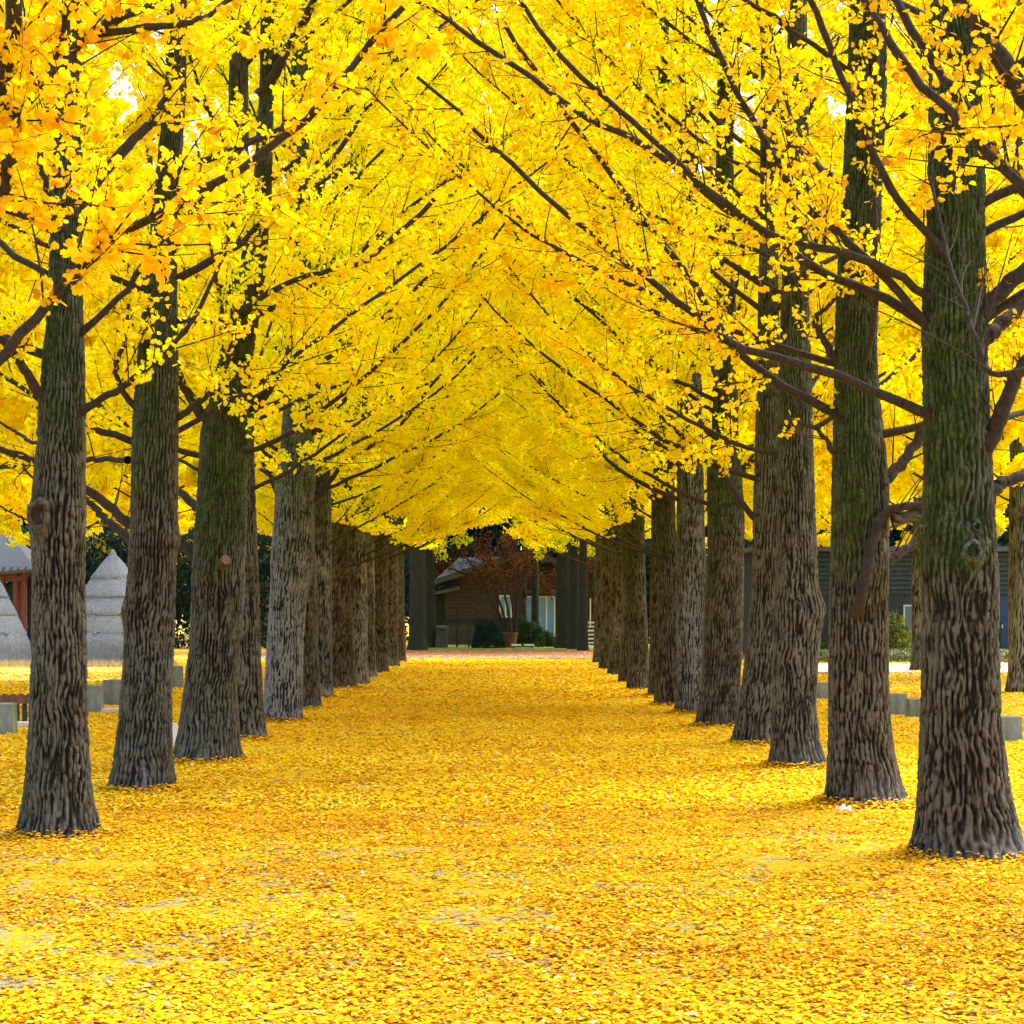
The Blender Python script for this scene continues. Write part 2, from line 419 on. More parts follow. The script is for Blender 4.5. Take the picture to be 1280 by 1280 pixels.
# ------------------------------------------------------------------ the avenue trees
# base_y, silhouette samples (y, left, right) in photo pixels
LEFT = [
 dict(by=1170, pr=[(1170,-262,-120),(1000,-250,-128),(700,-240,-140),(300,-235,-145)]),
 dict(by=1048, pr=[(1048,27,120),(1000,31,113),(900,36,107),(800,40,105),(700,40,103),(645,37,104),(600,43,103),(500,50,104),(440,55,103),(380,60,102),(200,68,101),(60,74,103)]),
 dict(by=988, pr=[(988,138,216),(940,143,214),(900,148,213),(850,152,213),(800,155,216),(770,154,217),(740,158,217),(650,164,220),(600,165,221),(520,168,222),(470,172,222),(330,185,220),(100,208,233)]),
 dict(by=953, pr=[(953,218,296),(900,225,296),(850,231,296),(800,237,299),(750,240,303),(720,240,303),(660,245,308),(600,249,309),(540,252,312),(480,266,315),(440,276,316),(350,298,331),(240,317,339),(100,325,342)]),
 dict(by=924, pr=[(924,270,332),(880,272,329),(800,275,325),(700,277,321),(600,280,318),(300,284,312)]),
 dict(by=901, pr=[(901,331,378),(850,332,378),(800,335,379),(750,338,382),(700,340,391),(650,344,392),(600,344,393),(555,351,392),(480,356,390),(300,362,388)]),
 dict(by=886, pr=[(886,354,401),(800,352,396),(700,354,394),(640,352,393),(400,358,390)]),
 dict(by=872, pr=[(872,374,416),(800,378,415),(700,380,414),(640,382,414),(450,386,410)]),
 dict(by=861, pr=[(861,403,446),(800,405,442),(700,407,436),(640,408,434),(450,412,432)]),
 dict(by=855, pr=[(855,420,461),(800,424,459),(700,428,458),(640,430,457),(450,434,452)]),
 dict(by=847, pr=[(847,438,470),(800,440,468),(700,441,468),(650,442,468),(450,446,464)]),
 dict(by=841, pr=[(841,455,484),(800,457,484),(700,458,486),(650,459,486),(450,462,482)]),
 dict(by=833, pr=[(833,470,498),(800,471,498),(700,471,498),(650,472,498),(450,475,495)]),
 dict(by=827, pr=[(827,482,507),(800,483,506),(700,485,504),(650,485,504),(450,487,501)]),
]
RIGHT = [
 dict(by=1170, pr=[(1170,1372,1500),(1000,1380,1492),(700,1388,1484),(300,1392,1476)]),
 dict(by=1073, pr=[(1073,1144,1277),(1040,1148,1270),(1000,1150,1262),(950,1152,1255),(900,1154,1249),(800,1155,1247),(730,1153,1248),(680,1152,1245),(640,1157,1243),(600,1158,1242),(500,1158,1236),(400,1156,1231),(300,1160,1229),(200,1162,1229),(0,1164,1218)]),
 dict(by=1008, pr=[(1008,1033,1136),(980,1035,1126),(940,1037,1118),(900,1038,1113),(800,1039,1110),(720,1041,1109),(650,1041,1111),(600,1041,1112),(550,1042,1106),(500,1043,1099),(440,1043,1094),(300,1050,1098),(100,1060,1106)]),
 dict(by=960, pr=[(960,964,1033),(930,965,1025),(880,967,1019),(800,968,1024),(765,968,1027),(740,970,1022),(650,972,1018),(560,972,1015),(480,974,1013),(400,976,1010),(200,984,1010)]),
 dict(by=930, pr=[(930,917,976),(880,924,976),(800,934,978),(740,940,980),(640,942,978),(580,944,976),(300,950,972)]),
 dict(by=909, pr=[(909,872,922),(860,877,925),(800,880,928),(700,884,929),(650,884,930),(580,884,926),(550,890,922),(300,895,918)]),
 dict(by=892, pr=[(892,845,885),(850,847,883),(700,845,881),(600,846,879),(300,850,874)]),
 dict(by=881, pr=[(881,818,851),(800,822,848),(700,822,847),(620,817,843),(300,820,840)]),
 dict(by=870, pr=[(870,810,842),(800,812,842),(640,814,842),(300,818,838)]),
 dict(by=862, pr=[(862,784,813),(800,786,810),(690,782,806),(400,786,804)]),
 dict(by=852, pr=[(852,774,802),(800,776,800),(700,778,806),(640,780,804),(400,782,800)]),
 dict(by=843, pr=[(843,760,786),(800,762,784),(700,765,785),(400,768,783)]),
 dict(by=836, pr=[(836,749,772),(800,751,771),(700,752,772),(400,755,770)]),
 dict(by=828, pr=[(828,741,760),(800,743,760),(700,744,761),(400,746,760)]),
]
CFG = {  # tone (0 brown .. 1 grey), moss amount, moss side angle, burls (z, theta, amp, sigma)
 ('L',1): dict(burls=[(2.26, PI*1.42, .010, .09)], tone=.42, moss=.55, moss_dir=PI*1.2, pale=.1, moss_z=(2.0,3.2)),
 ('L',2): dict(tone=.40, moss=.6, moss_dir=PI*1.1, burls=[(1.62,PI*1.15,.03,.07),(2.25,0,.03,.08)], pale=.15, moss_z=(2.2,3.2)),
 ('L',3): dict(tone=.48, moss=.9, moss_dir=PI*1.5, burls=[(2.02,PI*1.45,.05,.10)], pale=.25, moss_z=(1.9,2.5)),
 ('L',4): dict(tone=.55, moss=.2, pale=.3),
 ('L',5): dict(tone=.95, moss=.55, moss_dir=PI*1.5, burls=[(2.5,PI*1.4,.03,.14),(2.0,PI*1.6,.03,.12)], moss_z=(2.0,3.6)),
 ('L',6): dict(tone=.35, moss=.5), ('L',7): dict(tone=.7, moss=.5), ('L',8): dict(tone=.1, moss=.4),
 ('L',9): dict(tone=.8, moss=.7, moss_z=(0,3)), ('L',10): dict(tone=.6, moss=.5), ('L',11): dict(tone=.35, moss=.5), ('L',12): dict(tone=.45, moss=.6), ('L',13): dict(tone=.4, moss=.6),
 ('R',1): dict(tone=.36, moss=1.0, moss_dir=PI*1.15, burls=[(2.0,PI*1.52,.045,.09),(2.12,PI*1.0,.03,.06)], pale=.85, moss_z=(1.75,2.1)),
 ('R',2): dict(tone=.30, moss=1.0, moss_dir=PI*1.05, burls=[(1.9,PI*1.62,.05,.10)], pale=.7, moss_z=(1.7,2.5)),
 ('R',3): dict(tone=.42, moss=.3, burls=[(1.62,PI*1.9,.045,.10),(1.75,PI*1.2,.02,.1)], pale=.3),
 ('R',4): dict(tone=.55, moss=.15, burls=[(2.75,PI*1.5,.03,.1)], pale=.3), ('R',5): dict(tone=.35, moss=1.0, moss_dir=PI, moss_z=(1.2,3.2)),
 ('R',6): dict(tone=.75, moss=.3, pale=.2), ('R',7): dict(tone=.3, moss=.9, moss_z=(1.5,3)), ('R',8): dict(tone=.2, moss=.5),
 ('R',9): dict(tone=.5, moss=1.0, moss_z=(1.0,3.0)), ('R',10): dict(tone=.5, moss=.6), ('R',11): dict(tone=.55, moss=.4), ('R',12): dict(tone=.5, moss=.4), ('R',13): dict(tone=.6, moss=.3),
}
# limbs read from the photograph: points in photo pixels, depth offset at start / end, radius in px at start / end
HAND = {
 ('L',0): [
  ([(-190,560),(-80,505),(0,450),(30,412),(70,370),(120,317),(170,280),(215,260),(250,240),(300,210),(350,175),(400,135),(428,98),(470,48),(505,10)], (0,-.6), 9.5, 5),
  ([(-190,300),(-80,200),(0,135),(25,132),(55,95),(75,55),(95,0),(110,-60)], (0,-.8), 11, 6),
  ([(-190,330),(-60,270),(0,240),(12,190),(25,135)], (0,-.8), 11, 8),
  ([(-190,420),(-80,290),(-10,150),(10,70),(18,0),(25,-90)], (0,-1.2), 17, 13),
  ([(-190,330),(-80,230),(0,150),(59,102),(108,46),(148,23),(197,0),(240,-40)], (0,.3), 10, 7),
  ([(120,42),(164,36),(210,33),(256,20),(289,0),(330,-30)], (.2,.4), 6, 4),
 ],
 ('L',1): [
  ([(68,515),(50,492),(35,468),(15,440),(-15,400),(-60,330)], (0,-.5), 10, 6),
  ([(100,515),(125,500),(150,485),(175,468),(205,446),(240,400),(275,330),(300,250)], (0,-.5), 7, 3),
  ([(75,560),(40,552),(20,540),(0,528),(-40,490)], (0,.6), 4, 2),
  ([(90,310),(70,260),(50,200),(60,130),(90,60)], (0,-.8), 7, 3),
  ([(95,420),(150,370),(190,320),(215,290),(240,262),(265,235),(300,190)], (0,-.4), 6, 3),
  ([(95,260),(150,190),(190,152),(215,100),(228,40),(232,-40)], (0,.4), 9, 7),
 ],
 ('L',2): [
  ([(190,520),(165,505),(150,480),(146,455),(158,420),(160,380)], (0,-.4), 6, 3),
  ([(180,665),(158,652),(132,628),(108,612),(60,585),(0,560)], (0,.5), 9.5, 6),
  ([(178,690),(155,668),(130,648),(106,624),(60,605)], (0,.9), 8.5, 5),
  ([(210,525),(225,520),(245,505),(270,485),(280,465),(290,430),(292,380)], (0,-.4), 7, 4),
  ([(205,350),(235,342),(270,322),(300,305),(325,280),(345,260),(380,230),(416,198),(450,150)], (0,-.5), 7, 4),
  ([(205,405),(235,400),(270,402),(305,385),(340,365),(370,350),(400,340),(430,333),(460,325),(500,290),(545,250)], (0,-.6), 5, 4),
  ([(160,575),(120,575),(60,578),(0,585)], (0,1.2), 5, 4),
 ],
 ('L',3): [
  ([(275,535),(250,515),(238,495),(228,478),(215,430)], (0,-.4), 11, 6),
  ([(270,700),(250,700),(232,685),(220,672),(190,650)], (0,.3), 11, 8),
  ([(265,645),(245,632),(220,612),(190,600)], (0,.6), 9, 6),
  ([(300,515),(320,508),(345,478),(360,440),(368,400),(365,360)], (0,-.4), 6, 3),
  ([(325,120),(345,90),(360,60),(375,35),(392,0),(400,-40)], (0,-.4), 9, 6),
  ([(320,230),(340,180),(352,160),(370,110)], (0,.3), 6, 3),
 ],
 ('L',4): [
  ([(305,440),(340,437),(370,430),(420,405),(470,352),(505,320),(530,290),(560,252),(585,210)], (0,-.5), 5, 3),
  ([(300,700),(260,690),(225,700)], (0,.4), 5, 3),
 ],
 ('L',5): [
  ([(380,640),(395,625),(412,600),(430,580),(460,560),(490,540),(518,510),(540,480),(570,450),(600,420)], (0,-.4), 5, 2),
  ([(365,655),(352,630),(340,598),(325,570)], (0,.3), 7, 5),
  ([(375,560),(400,530),(450,480),(480,430),(510,370),(535,320),(560,255)], (0,-.6), 5, 3),
 ],
 ('R',0): [
  ([(1440,450),(1350,330),(1280,235),(1240,190),(1205,130),(1170,85),(1120,0),(1090,-60)], (0,.6), 11, 7),
  ([(1440,430),(1330,290),(1230,185),(1185,140),(1130,80),(1080,0),(1050,-60)], (0,.2), 10, 7),
  ([(1440,330),(1360,215),(1280,120),(1240,55),(1205,0),(1180,-60)], (0,-.4), 19, 13),
  ([(1440,520),(1360,480),(1290,462),(1245,470),(1228,445),(1212,400),(1198,360),(1185,325),(1178,290),(1160,220)], (0,.8), 7, 3),
 ],
 ('R',1): [
  ([(1190,530),(1155,518),(1110,495),(1050,470),(985,450),(920,432),(885,408),(850,380),(820,355),(790,335),(745,297),(700,262),(640,205),(600,170),(570,135),(520,95)], (0,-.5), 9, 3),
  ([(1185,425),(1152,400),(1105,372),(1055,352),(1015,332),(950,290),(890,247),(825,192),(755,158),(690,120),(640,82),(560,25),(520,0)], (0,.6), 9, 4),
  ([(1185,430),(1150,395),(1105,345),(1055,300),(1010,260),(985,225),(950,165),(920,110),(890,45),(872,0),(860,-50)], (0,-.3), 8, 4.5),
  ([(1185,385),(1155,370),(1120,342),(1075,322),(1020,308),(980,300),(940,280),(880,235),(805,165),(765,130),(705,75),(650,0)], (0,-.8), 8, 4),
  ([(1205,350),(1190,330),(1160,295),(1120,245),(1090,190),(1070,135),(1040,65),(1012,0),(1000,-50)], (0,-.7), 8, 5),
  ([(1205,410),(1230,385),(1260,355),(1295,325),(1340,270)], (0,-.2), 15, 12),
  ([(1205,440),(1235,418),(1262,395),(1300,365),(1350,340)], (0,.5), 15, 11),
  ([(1215,600),(1230,565),(1250,525),(1262,490),(1282,455),(1330,410)], (0,-.3), 15, 11),
  ([(1220,640),(1243,612),(1262,600),(1300,585),(1350,560)], (0,.3), 12, 9),
  ([(1215,560),(1245,530),(1280,515),(1330,500)], (0,.9), 7, 5),
 ],
 ('R',2): [
  ([(1085,640),(1105,602),(1130,577),(1155,535),(1190,490),(1230,420)], (0,.4), 11, 8),
  ([(1070,790),(1076,745),(1086,700),(1094,664),(1108,640),(1130,634),(1160,630),(1195,618)], (-.25,-.25), 11, 6),
  ([(1090,715),(1110,700),(1130,688),(1150,672),(1180,640)], (0,.3), 10, 7),
  ([(1060,590),(1043,568),(1025,540),(1005,530),(984,523)], (0,-.3), 5, 3),
  ([(1075,535),(1053,523),(1015,500),(984,485),(953,465),(919,434),(891,393),(860,345),(840,318),(800,270),(770,225),(735,180),(700,130),(660,75),(630,30)], (0,-.2), 8, 4),
  ([(1065,465),(1043,448),(1025,417),(1020,400),(1032,386),(1053,362)], (0,-.3), 8, 3),
  ([(1075,480),(1090,420),(1095,340),(1092,200),(1095,60),(1098,-20)], (-.3,-.5), 5, 4),
 ],
 ('R',3): [
  ([(990,500),(960,470),(930,440),(880,400),(850,360),(800,320)], (0,-.2), 5, 3),
  ([(985,340),(960,320),(900,300),(860,290),(820,270)], (0,.3), 4, 3),
 ],
 ('R',4): [
  ([(960,660),(943,647),(930,632),(919,616),(905,595),(891,575),(875,562),(860,554),(840,534),(810,505),(770,470),(720,440)], (0,-.3), 6, 3),
  ([(955,640),(968,620),(978,600)], (0,-.3), 6, 4),
 ],
 ('R',5): [
  ([(905,600),(925,590),(940,575),(950,560),(970,520)], (0,.2), 8, 5),
  ([(900,560),(870,520),(840,470),(800,430),(760,400),(710,370)], (0,-.4), 4, 2),
 ],
}
LABELS = {
 ('L',0): 'nearest left-row ginkgo, its trunk outside the frame, thick limbs and orange-gold leaves top left',
 ('L',1): 'left-row ginkgo with the large oval knot hole halfway up its dark straight trunk',
 ('L',2): 'left-row ginkgo beside the thatched hut, with a mossy swelling on its dark wavy trunk',
 ('L',3): 'left-row ginkgo with a mossy crook and sawn branch stub, trunk leaning right as it rises',
 ('L',4): 'slender brown ginkgo trunk half hidden just behind the trunk with the mossy crook',
 ('L',5): 'pale silvery left-row ginkgo with two mossy bulges and bright furrowed bark',
 ('L',6): 'dark brown ginkgo trunk peeking out directly behind the pale silvery left-row trunk',
 ('L',7): 'narrow grey ginkgo trunk left of the reddish brown one in the left row',
 ('L',8): 'reddish brown ginkgo trunk in the far part of the left row',
 ('L',9): 'grey ginkgo trunk with green mossy foot, just past the reddish brown one on the left',
 ('L',10): 'fourth from last ginkgo trunk at the far end of the left row',
 ('L',11): 'third from last ginkgo trunk at the far end of the left row',
 ('L',12): 'second to last ginkgo trunk at the far end of the left row',
 ('L',13): 'last and smallest ginkgo of the left row beside the cross path',
 ('R',0): 'nearest right-row ginkgo, its trunk outside the frame, thick limbs crossing the top right corner',
 ('R',1): 'largest nearest right-row ginkgo with a green mossy trunk, big burl and pale flared roots',
 ('R',2): 'mossy right-row ginkgo with a bare reddish elbow branch leaning against its trunk',
 ('R',3): 'right-row ginkgo with a small oval knot hole above a bulge on its grey-brown trunk',
 ('R',4): 'grey ginkgo trunk overlapped by the one with the small knot hole, forking at head height',
 ('R',5): 'green moss-covered ginkgo in the middle of the right row with a pale foot',
 ('R',6): 'light grey straight ginkgo trunk beyond the green moss-covered one on the right',
 ('R',7): 'dark mossy ginkgo trunk just beyond the light grey straight one on the right',
 ('R',8): 'thin brown ginkgo trunk hugging the left edge of the dark mossy one on the right',
 ('R',9): 'fifth from last ginkgo of the right row',
 ('R',10): 'stout mossy ginkgo trunk, fourth from last in the right row',
 ('R',11): 'third from last ginkgo trunk at the far end of the right row',
 ('R',12): 'second to last ginkgo trunk at the far end of the right row',
 ('R',13): 'last and smallest ginkgo of the right row beside the cross path',
}

# shared crowns for the farther trees (limbs stay separate meshes)
def straight(z): return 0 * z, 0 * z, .16 * np.clip(1 - z / 15, .15, 1)
VARIANTS = []
def build_variant(seed, nleaf, size, tint, nl=24, zlow=2.7, zmin=3.15, H=12.8):
    rng = R(seed)
    zs = np.concatenate([np.linspace(zlow, 5, 10), np.linspace(5.3, H - .5, nl - 10)]) + rng.uniform(-.15, .15, nl)
    path = lambda z: (0.0, 0.0, .16 * max(.2, 1 - z / 15))
    ls = proc_limbs(rng, path, 1, zs, 5.0, 3.7, 'iofib'); meshes, sh = [], []
    for pts, r0, r1 in ls:
        (v, f), s = make_limb(pts, r0 * .7, r1 * .8, rng, False, 1.25)
        meshes.append(np_mesh('branch', v, f, M_TWIG, smooth=True)); sh.append(s)
    cr = crown_leaves('crown', sh, nleaf, size, tint, rng, False, zmin, spread=.10)
    return meshes, cr

import time
T0 = time.time()
FARV = [build_variant(900 + i, 72000, .078, .36 + .03 * i, nl=30, H=15.2) for i in range(3)]
OUTV = [build_variant(950 + i, 80000, .102, .48 + .05 * i, zlow=3.0, zmin=3.45) for i in range(2)]

def tree_root(name, x, y, label, group):
    e = bpy.data.objects.new(name, None); COL.objects.link(e); e.location = (x, y, 0); e.empty_display_size = .3
    return tag(e, label, 'tree', group)

def add_variant(root, var, rot, sc=1.0, offz=0):
    meshes, cr = var
    for me in meshes:
        o = link('branch', me, root); o.rotation_euler.z = rot; o.scale = (sc, sc, sc)
    o = link('crown', cr, root); o.rotation_euler.z = rot; o.scale = (sc, sc, sc)

TRUNKS = []
G_AV = 'ginkgo trees lining the leaf-covered avenue'
for side, rows in (('L', LEFT), ('R', RIGHT)):
    inward = 1 if side == 'L' else -1
    for i, t in enumerate(rows):
        key = (side, i); cfg = dict(tone=.4, moss=.5); cfg.update(CFG.get(key, {}))
        db = F * EH / (t['by'] - VY); r_b = (t['pr'][0][2] - t['pr'][0][1]) / 2 * db / F
        d = db + r_b * .9
        rel = d / db
        cols = [120, 300, 270, 230, 190, 160, 140][i] if i < 7 else 96
        dz = [.06, .013, .015, .018, .022, .026, .03][i] if i < 7 else .05
        prof = t['pr']
        me, x0, path = trunk_mesh(prof, d, top=14.8, seed=100 + i * 7 + (50 if side == 'R' else 0), cols=cols, dz=dz, **cfg)
        root = tree_root('ginkgo_tree', x0, d, LABELS[key], G_AV)
        link('trunk', me, root)
        TRUNKS.append((x0, d, r_b * rel * 1.02))
        if i >= 7:
            add_variant(root, FARV[(i + (side == 'R')) % 3], (0 if side == 'L' else PI) + R(i).uniform(-.25, .25), R(i + 40).uniform(.96, 1.05) * (1.1 if i > 9 else 1))
            continue
        rng = R(500 + i * 13 + (side == 'R'))
        B = np.array([x0, d, 0]); sh = []; limbs = []
        for pts, (o0, o1), r0, r1 in HAND.get(key, []):
            n = len(pts); pp = np.array([P(x, y, d + o0 + (o1 - o0) * k / (n - 1)) for k, (x, y) in enumerate(pts)]) - B
            if o0 < 0: pp[0, 1] = 0.0
            limbs.append((pp, r0 * .78 * d / F, r1 * .7 * d / F, True))
        if i == 0:   zs = rng.uniform(4.2, 12, 16); kinds = 'oob'
        elif i == 1: zs = np.concatenate([rng.uniform(3.0, 12, 16), rng.uniform(6.5, 13, 12)]); kinds = 'ofo'
        elif i == 2: zs = np.concatenate([rng.uniform(3.0, 6, 5), rng.uniform(6.0, 13.3, 20)]); kinds = 'oif'
        else:        zs = np.concatenate([rng.uniform(2.9, 5.5, 8), rng.uniform(5.5, 14, 22)]); kinds = 'iofib'
        zs = np.sort(zs)
        if i == 1: # high inward ones only above the frame
            for pts, a, b in proc_limbs(rng, path, inward, rng.uniform(6.8, 12, 8), kinds='i'): limbs.append((pts, a, b, False))
        for pts, a, b in proc_limbs(rng, path, inward, zs, L1=(3.6 if i > 1 else 2.6), kinds=kinds): limbs.append((pts, a, b, False))
        for pts, r0, r1, hand in limbs:
            (v, f), s = make_limb(pts, r0, r1, rng, True, .8 if hand else 1.0, .25 if hand else .15)
            link('branch', np_mesh('branch', v, f, M_TWIG, smooth=True), root)
            if not (key == ('R', 0) and hand and r0 * F / d < 6.5): sh.append(s)
        nl = [18000, 34000, 44000, 50000, 52000, 54000, 54000][i]
        nl = {('L', 0): 22000, ('R', 0): 12000, ('R', 1): 25000, ('R', 2): 34000}.get(key, nl)
        sz = [.055, .052, .055, .060, .064, .068, .070][i]
        if side == 'R' and i < 3: sz = [.052, .050, .053][i]
        tn = {('L',0): .72, ('L',1): .65, ('L',2): .57, ('R',0): .74, ('R',1): .71, ('R',2): .65, ('L',3): .48, ('R',3): .57, ('R',4): .50}.get(key, .45)
        # keep the camera's own air clear
        keep = lambda p, B=B: (p[:, 1] + B[1] > 5.6)
        link('crown', crown_leaves('crown', sh, nl, sz, tn, rng, i < 4, 3.05 if i else 3.0, keep), root)
        if key == ('L', 1): 
            q = P(56, 645, d); knot_hole(root, q[0] - B[0], -.203 , q[2], .052, .078)
        if key == ('R', 3):
            q = P(1011, 706, d); knot_hole(root, q[0] - B[0], -.13, q[2], .035, .065)
        if key == ('R', 1):
            q = P(1203, 690, d); knot_hole(root, q[0] - B[0], -.272, q[2], .042, .048)
            q = P(1210, 660, d); knot_hole(root, q[0] - B[0], -.235, q[2], .018, .022)
            q = P(1158, 668, d); cut_stub(root, q - B + np.array([.03, 0, -.05]), (-.5, -.25, 1), .032, .13)
        if key == ('L', 3):
            q = P(278, 708, d); cut_stub(root, q - B + np.array([0, -.2, 0]), (.45, -.8, .30), .055, .20)
        if key == ('R', 2):
            q = P(1108, 652, d); cut_stub(root, q - B + np.array([0, -.2, 0]), (1, -.1, .22), .05, .24)
print('avenue', time.time() - T0)

# ------------------------------------------------------------------ outer rows and trees beyond
M_DARKBARK = simple('dark_bark', (.012, .014, .010), (.04, .045, .03), 20, .9, (1, 1, .15), .7, .02)
def generic_trunk(r, H, seed, tone, moss=.3, mat=None):
    d = 40.0; k = F / d; y0 = VY + EH * k
    zz = [0, .4, 1.5, 3, 6]; rr = [r * 1.25, r * 1.05, r, r * .92, r * .75]
    pr = [(VY - (z - EH) * k, VX - q * k, VX + q * k) for z, q in zip(zz, rr)]
    me = trunk_mesh(pr, d, seed, tone, 64, .08, top=H, moss=moss, pale=(0 if mat else .3))[0]
    if mat: me.materials[0] = mat
    return me
GT = [generic_trunk(.21, 13, 61, .9), generic_trunk(.25, 13, 62, .6, .6), generic_trunk(.18, 13, 63, .8)]
outer = [  # px, depth, label
 (1274, 36.5, 'pale ginkgo trunk at the right edge, standing in leaves before the pale road'),
 (1152, 49.5, 'pale blue-grey trunk beside the road, seen between the two nearest right trunks'),
 (985, 62, 'outer right ginkgo hidden behind the trunk with the small knot hole, crown above it'),
 (1340, 27, 'outer right ginkgo just outside the frame, leaves showing past the nearest right trunk'),
 (905, 76, 'farthest outer right ginkgo behind the green moss-covered trunk'),
 (72, 46.5, 'outer left ginkgo standing hidden behind the knot-hole tree, golden crown spreading behind'),
 (183, 58.5, 'outer left ginkgo behind the dark wavy trunk, next to the thatched hut'),
 (258, 71, 'outer left ginkgo behind the trunk with the mossy crook'),
 (-75, 37, 'outer left ginkgo just outside the left edge with low golden leaves'),
 (-230, 28, 'second outer left ginkgo outside the frame beyond the nearest trees'),
 (186, 41, 'tall golden tree hidden closely behind the dark wavy left-row trunk'),
 (68, 31, 'nearest outer-row tree, hidden right behind the knot-hole trunk'),
 (1200, 31, 'nearest outer-row tree, hidden right behind the largest right trunk'),
 (-52, 55, 'outer-row tree standing behind the pavilion, tall golden crown'),
 (66, 68, 'outer-row tree far behind the knot-hole trunk, tall golden crown'),
 (185, 86, 'farthest outer-row tree behind the dark wavy trunk'),
 (1203, 44, 'outer-row tree standing directly behind the largest right trunk'),
 (1078, 58, 'outer-row tree standing directly behind the elbow-branch trunk'),
 (1205, 66, 'tall tree beyond the teal shed, behind the largest right trunk'),
 (1076, 82, 'tall tree beyond the teal shed, behind the elbow-branch trunk'),
 (1390, 45, 'tall outer-row tree beyond the right edge of the frame'),
 (330, 84, 'farthest outer left ginkgo behind the pale silvery trunk'),
]
for k, (px, d, lab) in enumerate(outer):
    x = (px - VX) * d / F
    root = tree_root('ginkgo_tree', x, d, lab, 'ginkgo trees of the outer rows')
    link('trunk', GT[k % 3], root)
    add_variant(root, OUTV[k % 2], k * 1.3, 1.18 + .08 * math.sin(k * 2))

beyond = [
 (522, 74, .33, 'thick dark trunk left of the lane end, nearer of the pair beyond the path'),
 (537, 79, .25, 'dark tree trunk behind the thick one left of the lane end, beyond the cross path'),
 (669, 83, .17, 'slim dark tree trunk in front of the glass doors of the house'),
 (704, 78, .30, 'broad dark tree trunk right of the glass doors beyond the cross path'),
 (717, 76, .22, 'dark trunk merged to the right of the broad one beyond the cross path'),
 (729, 73, .18, 'slim dark trunk closest to the right row beyond the cross path'),
 (500, 82, .2, 'dark trunk behind the last left-row ginkgo beyond the cross path'),
]
BV = build_variant(990, 20000, .11, .30, zlow=3.2, zmin=3.9)
for k, (px, d, r, lab) in enumerate(beyond):
    x = (px - VX) * d / F
    root = tree_root('shade_tree', x, d, lab, 'dark trees beyond the cross path')
    link('trunk', generic_trunk(r, 13, 70 + k, .35, .8, M_DARKBARK), root)
    add_variant(root, BV, k * 2.1, 1.0 if k % 2 else 1.7)
for k, x in enumerate((-33, -26, -19, -12.5, -6.5, -1, 5, 10.5, 17, 24, 31)):
    nm = ['first', 'second', 'third', 'fourth', 'fifth', 'sixth', 'seventh', 'eighth', 'ninth', 'tenth', 'eleventh'][k]
    root = tree_root('ginkgo_tree', x, 112 + 3 * math.sin(k * 2.3), nm + ' golden tree from the left behind the house and the evergreens', 'golden trees behind the house')
    link('trunk', GT[k % 3], root); add_variant(root, OUTV[k % 2], k * 1.9, 1.95)
print('outer', time.time() - T0)

# ------------------------------------------------------------------ evergreens closing the background
def evergreen_crown(seed, H, rad, n, mat, size):
    rng = R(seed); nc = 260
    h = rng.uniform(.10, 1, nc); rr = rad * (1 - h) ** .7 * rng.uniform(.45, 1, nc) + .15
    a = rng.uniform(0, 2 * PI, nc)
    c = np.stack([rr * np.cos(a), rr * np.sin(a), h * H], -1)
    k = rng.randint(0, nc, n)
    p = c[k] + rng.normal(0, 1, (n, 3)) * np.array([.42, .42, .22])
    tip = unit(rng.normal(size=(n, 3)) + np.array([0, 0, -.4])); nr = unit(rng.normal(size=(n, 3)) + np.array([0, 0, .5]))
    return leaves('crown', p, tip, nr, rng.uniform(.6, 1.3, n) * size, rng.uniform(0, 1, n) * .6 + rng.uniform(0, .4, nc)[k], mat, False)
EV = [evergreen_crown(5, 11, 3.2, 16000, M_GREEN, .26), evergreen_crown(6, 9, 3.6, 16000, M_GREEN, .28)]
ev_tr = generic_trunk(.22, 9, 80, .3)
xs = [(-34, 96), (-29, 90), (-24.5, 95), (-20.5, 88), (-16.5, 93), (-12, 100), (-8, 104), (-3, 104), (2, 105), (7, 103), (11.5, 97), (16, 92), (20.5, 96), (25, 90), (30, 95), (35, 92), (-39, 90), (40, 92)]
for k, (x, y) in enumerate(xs):
    side = 'left' if x < -14 else ('right' if x > 10 else 'centre')
    e = tree_root('evergreen_tree', x, y, '%s dark evergreen from the left in the belt behind the buildings' % ['first','second','third','fourth','fifth','sixth','seventh','eighth','ninth','tenth','eleventh','twelfth','thirteenth','fourteenth','fifteenth','sixteenth','seventeenth','eighteenth'][sorted(range(18), key=lambda q: xs[q][0]).index(k)], 'dark evergreens closing the background')
    link('trunk', ev_tr, e); o = link('crown', EV[k % 2], e); o.rotation_euler.z = k * 1.7; o.scale = (1.35, 1.35, 1.9) if -14 < x < 14 else (1.1, 1.1, 1.3)

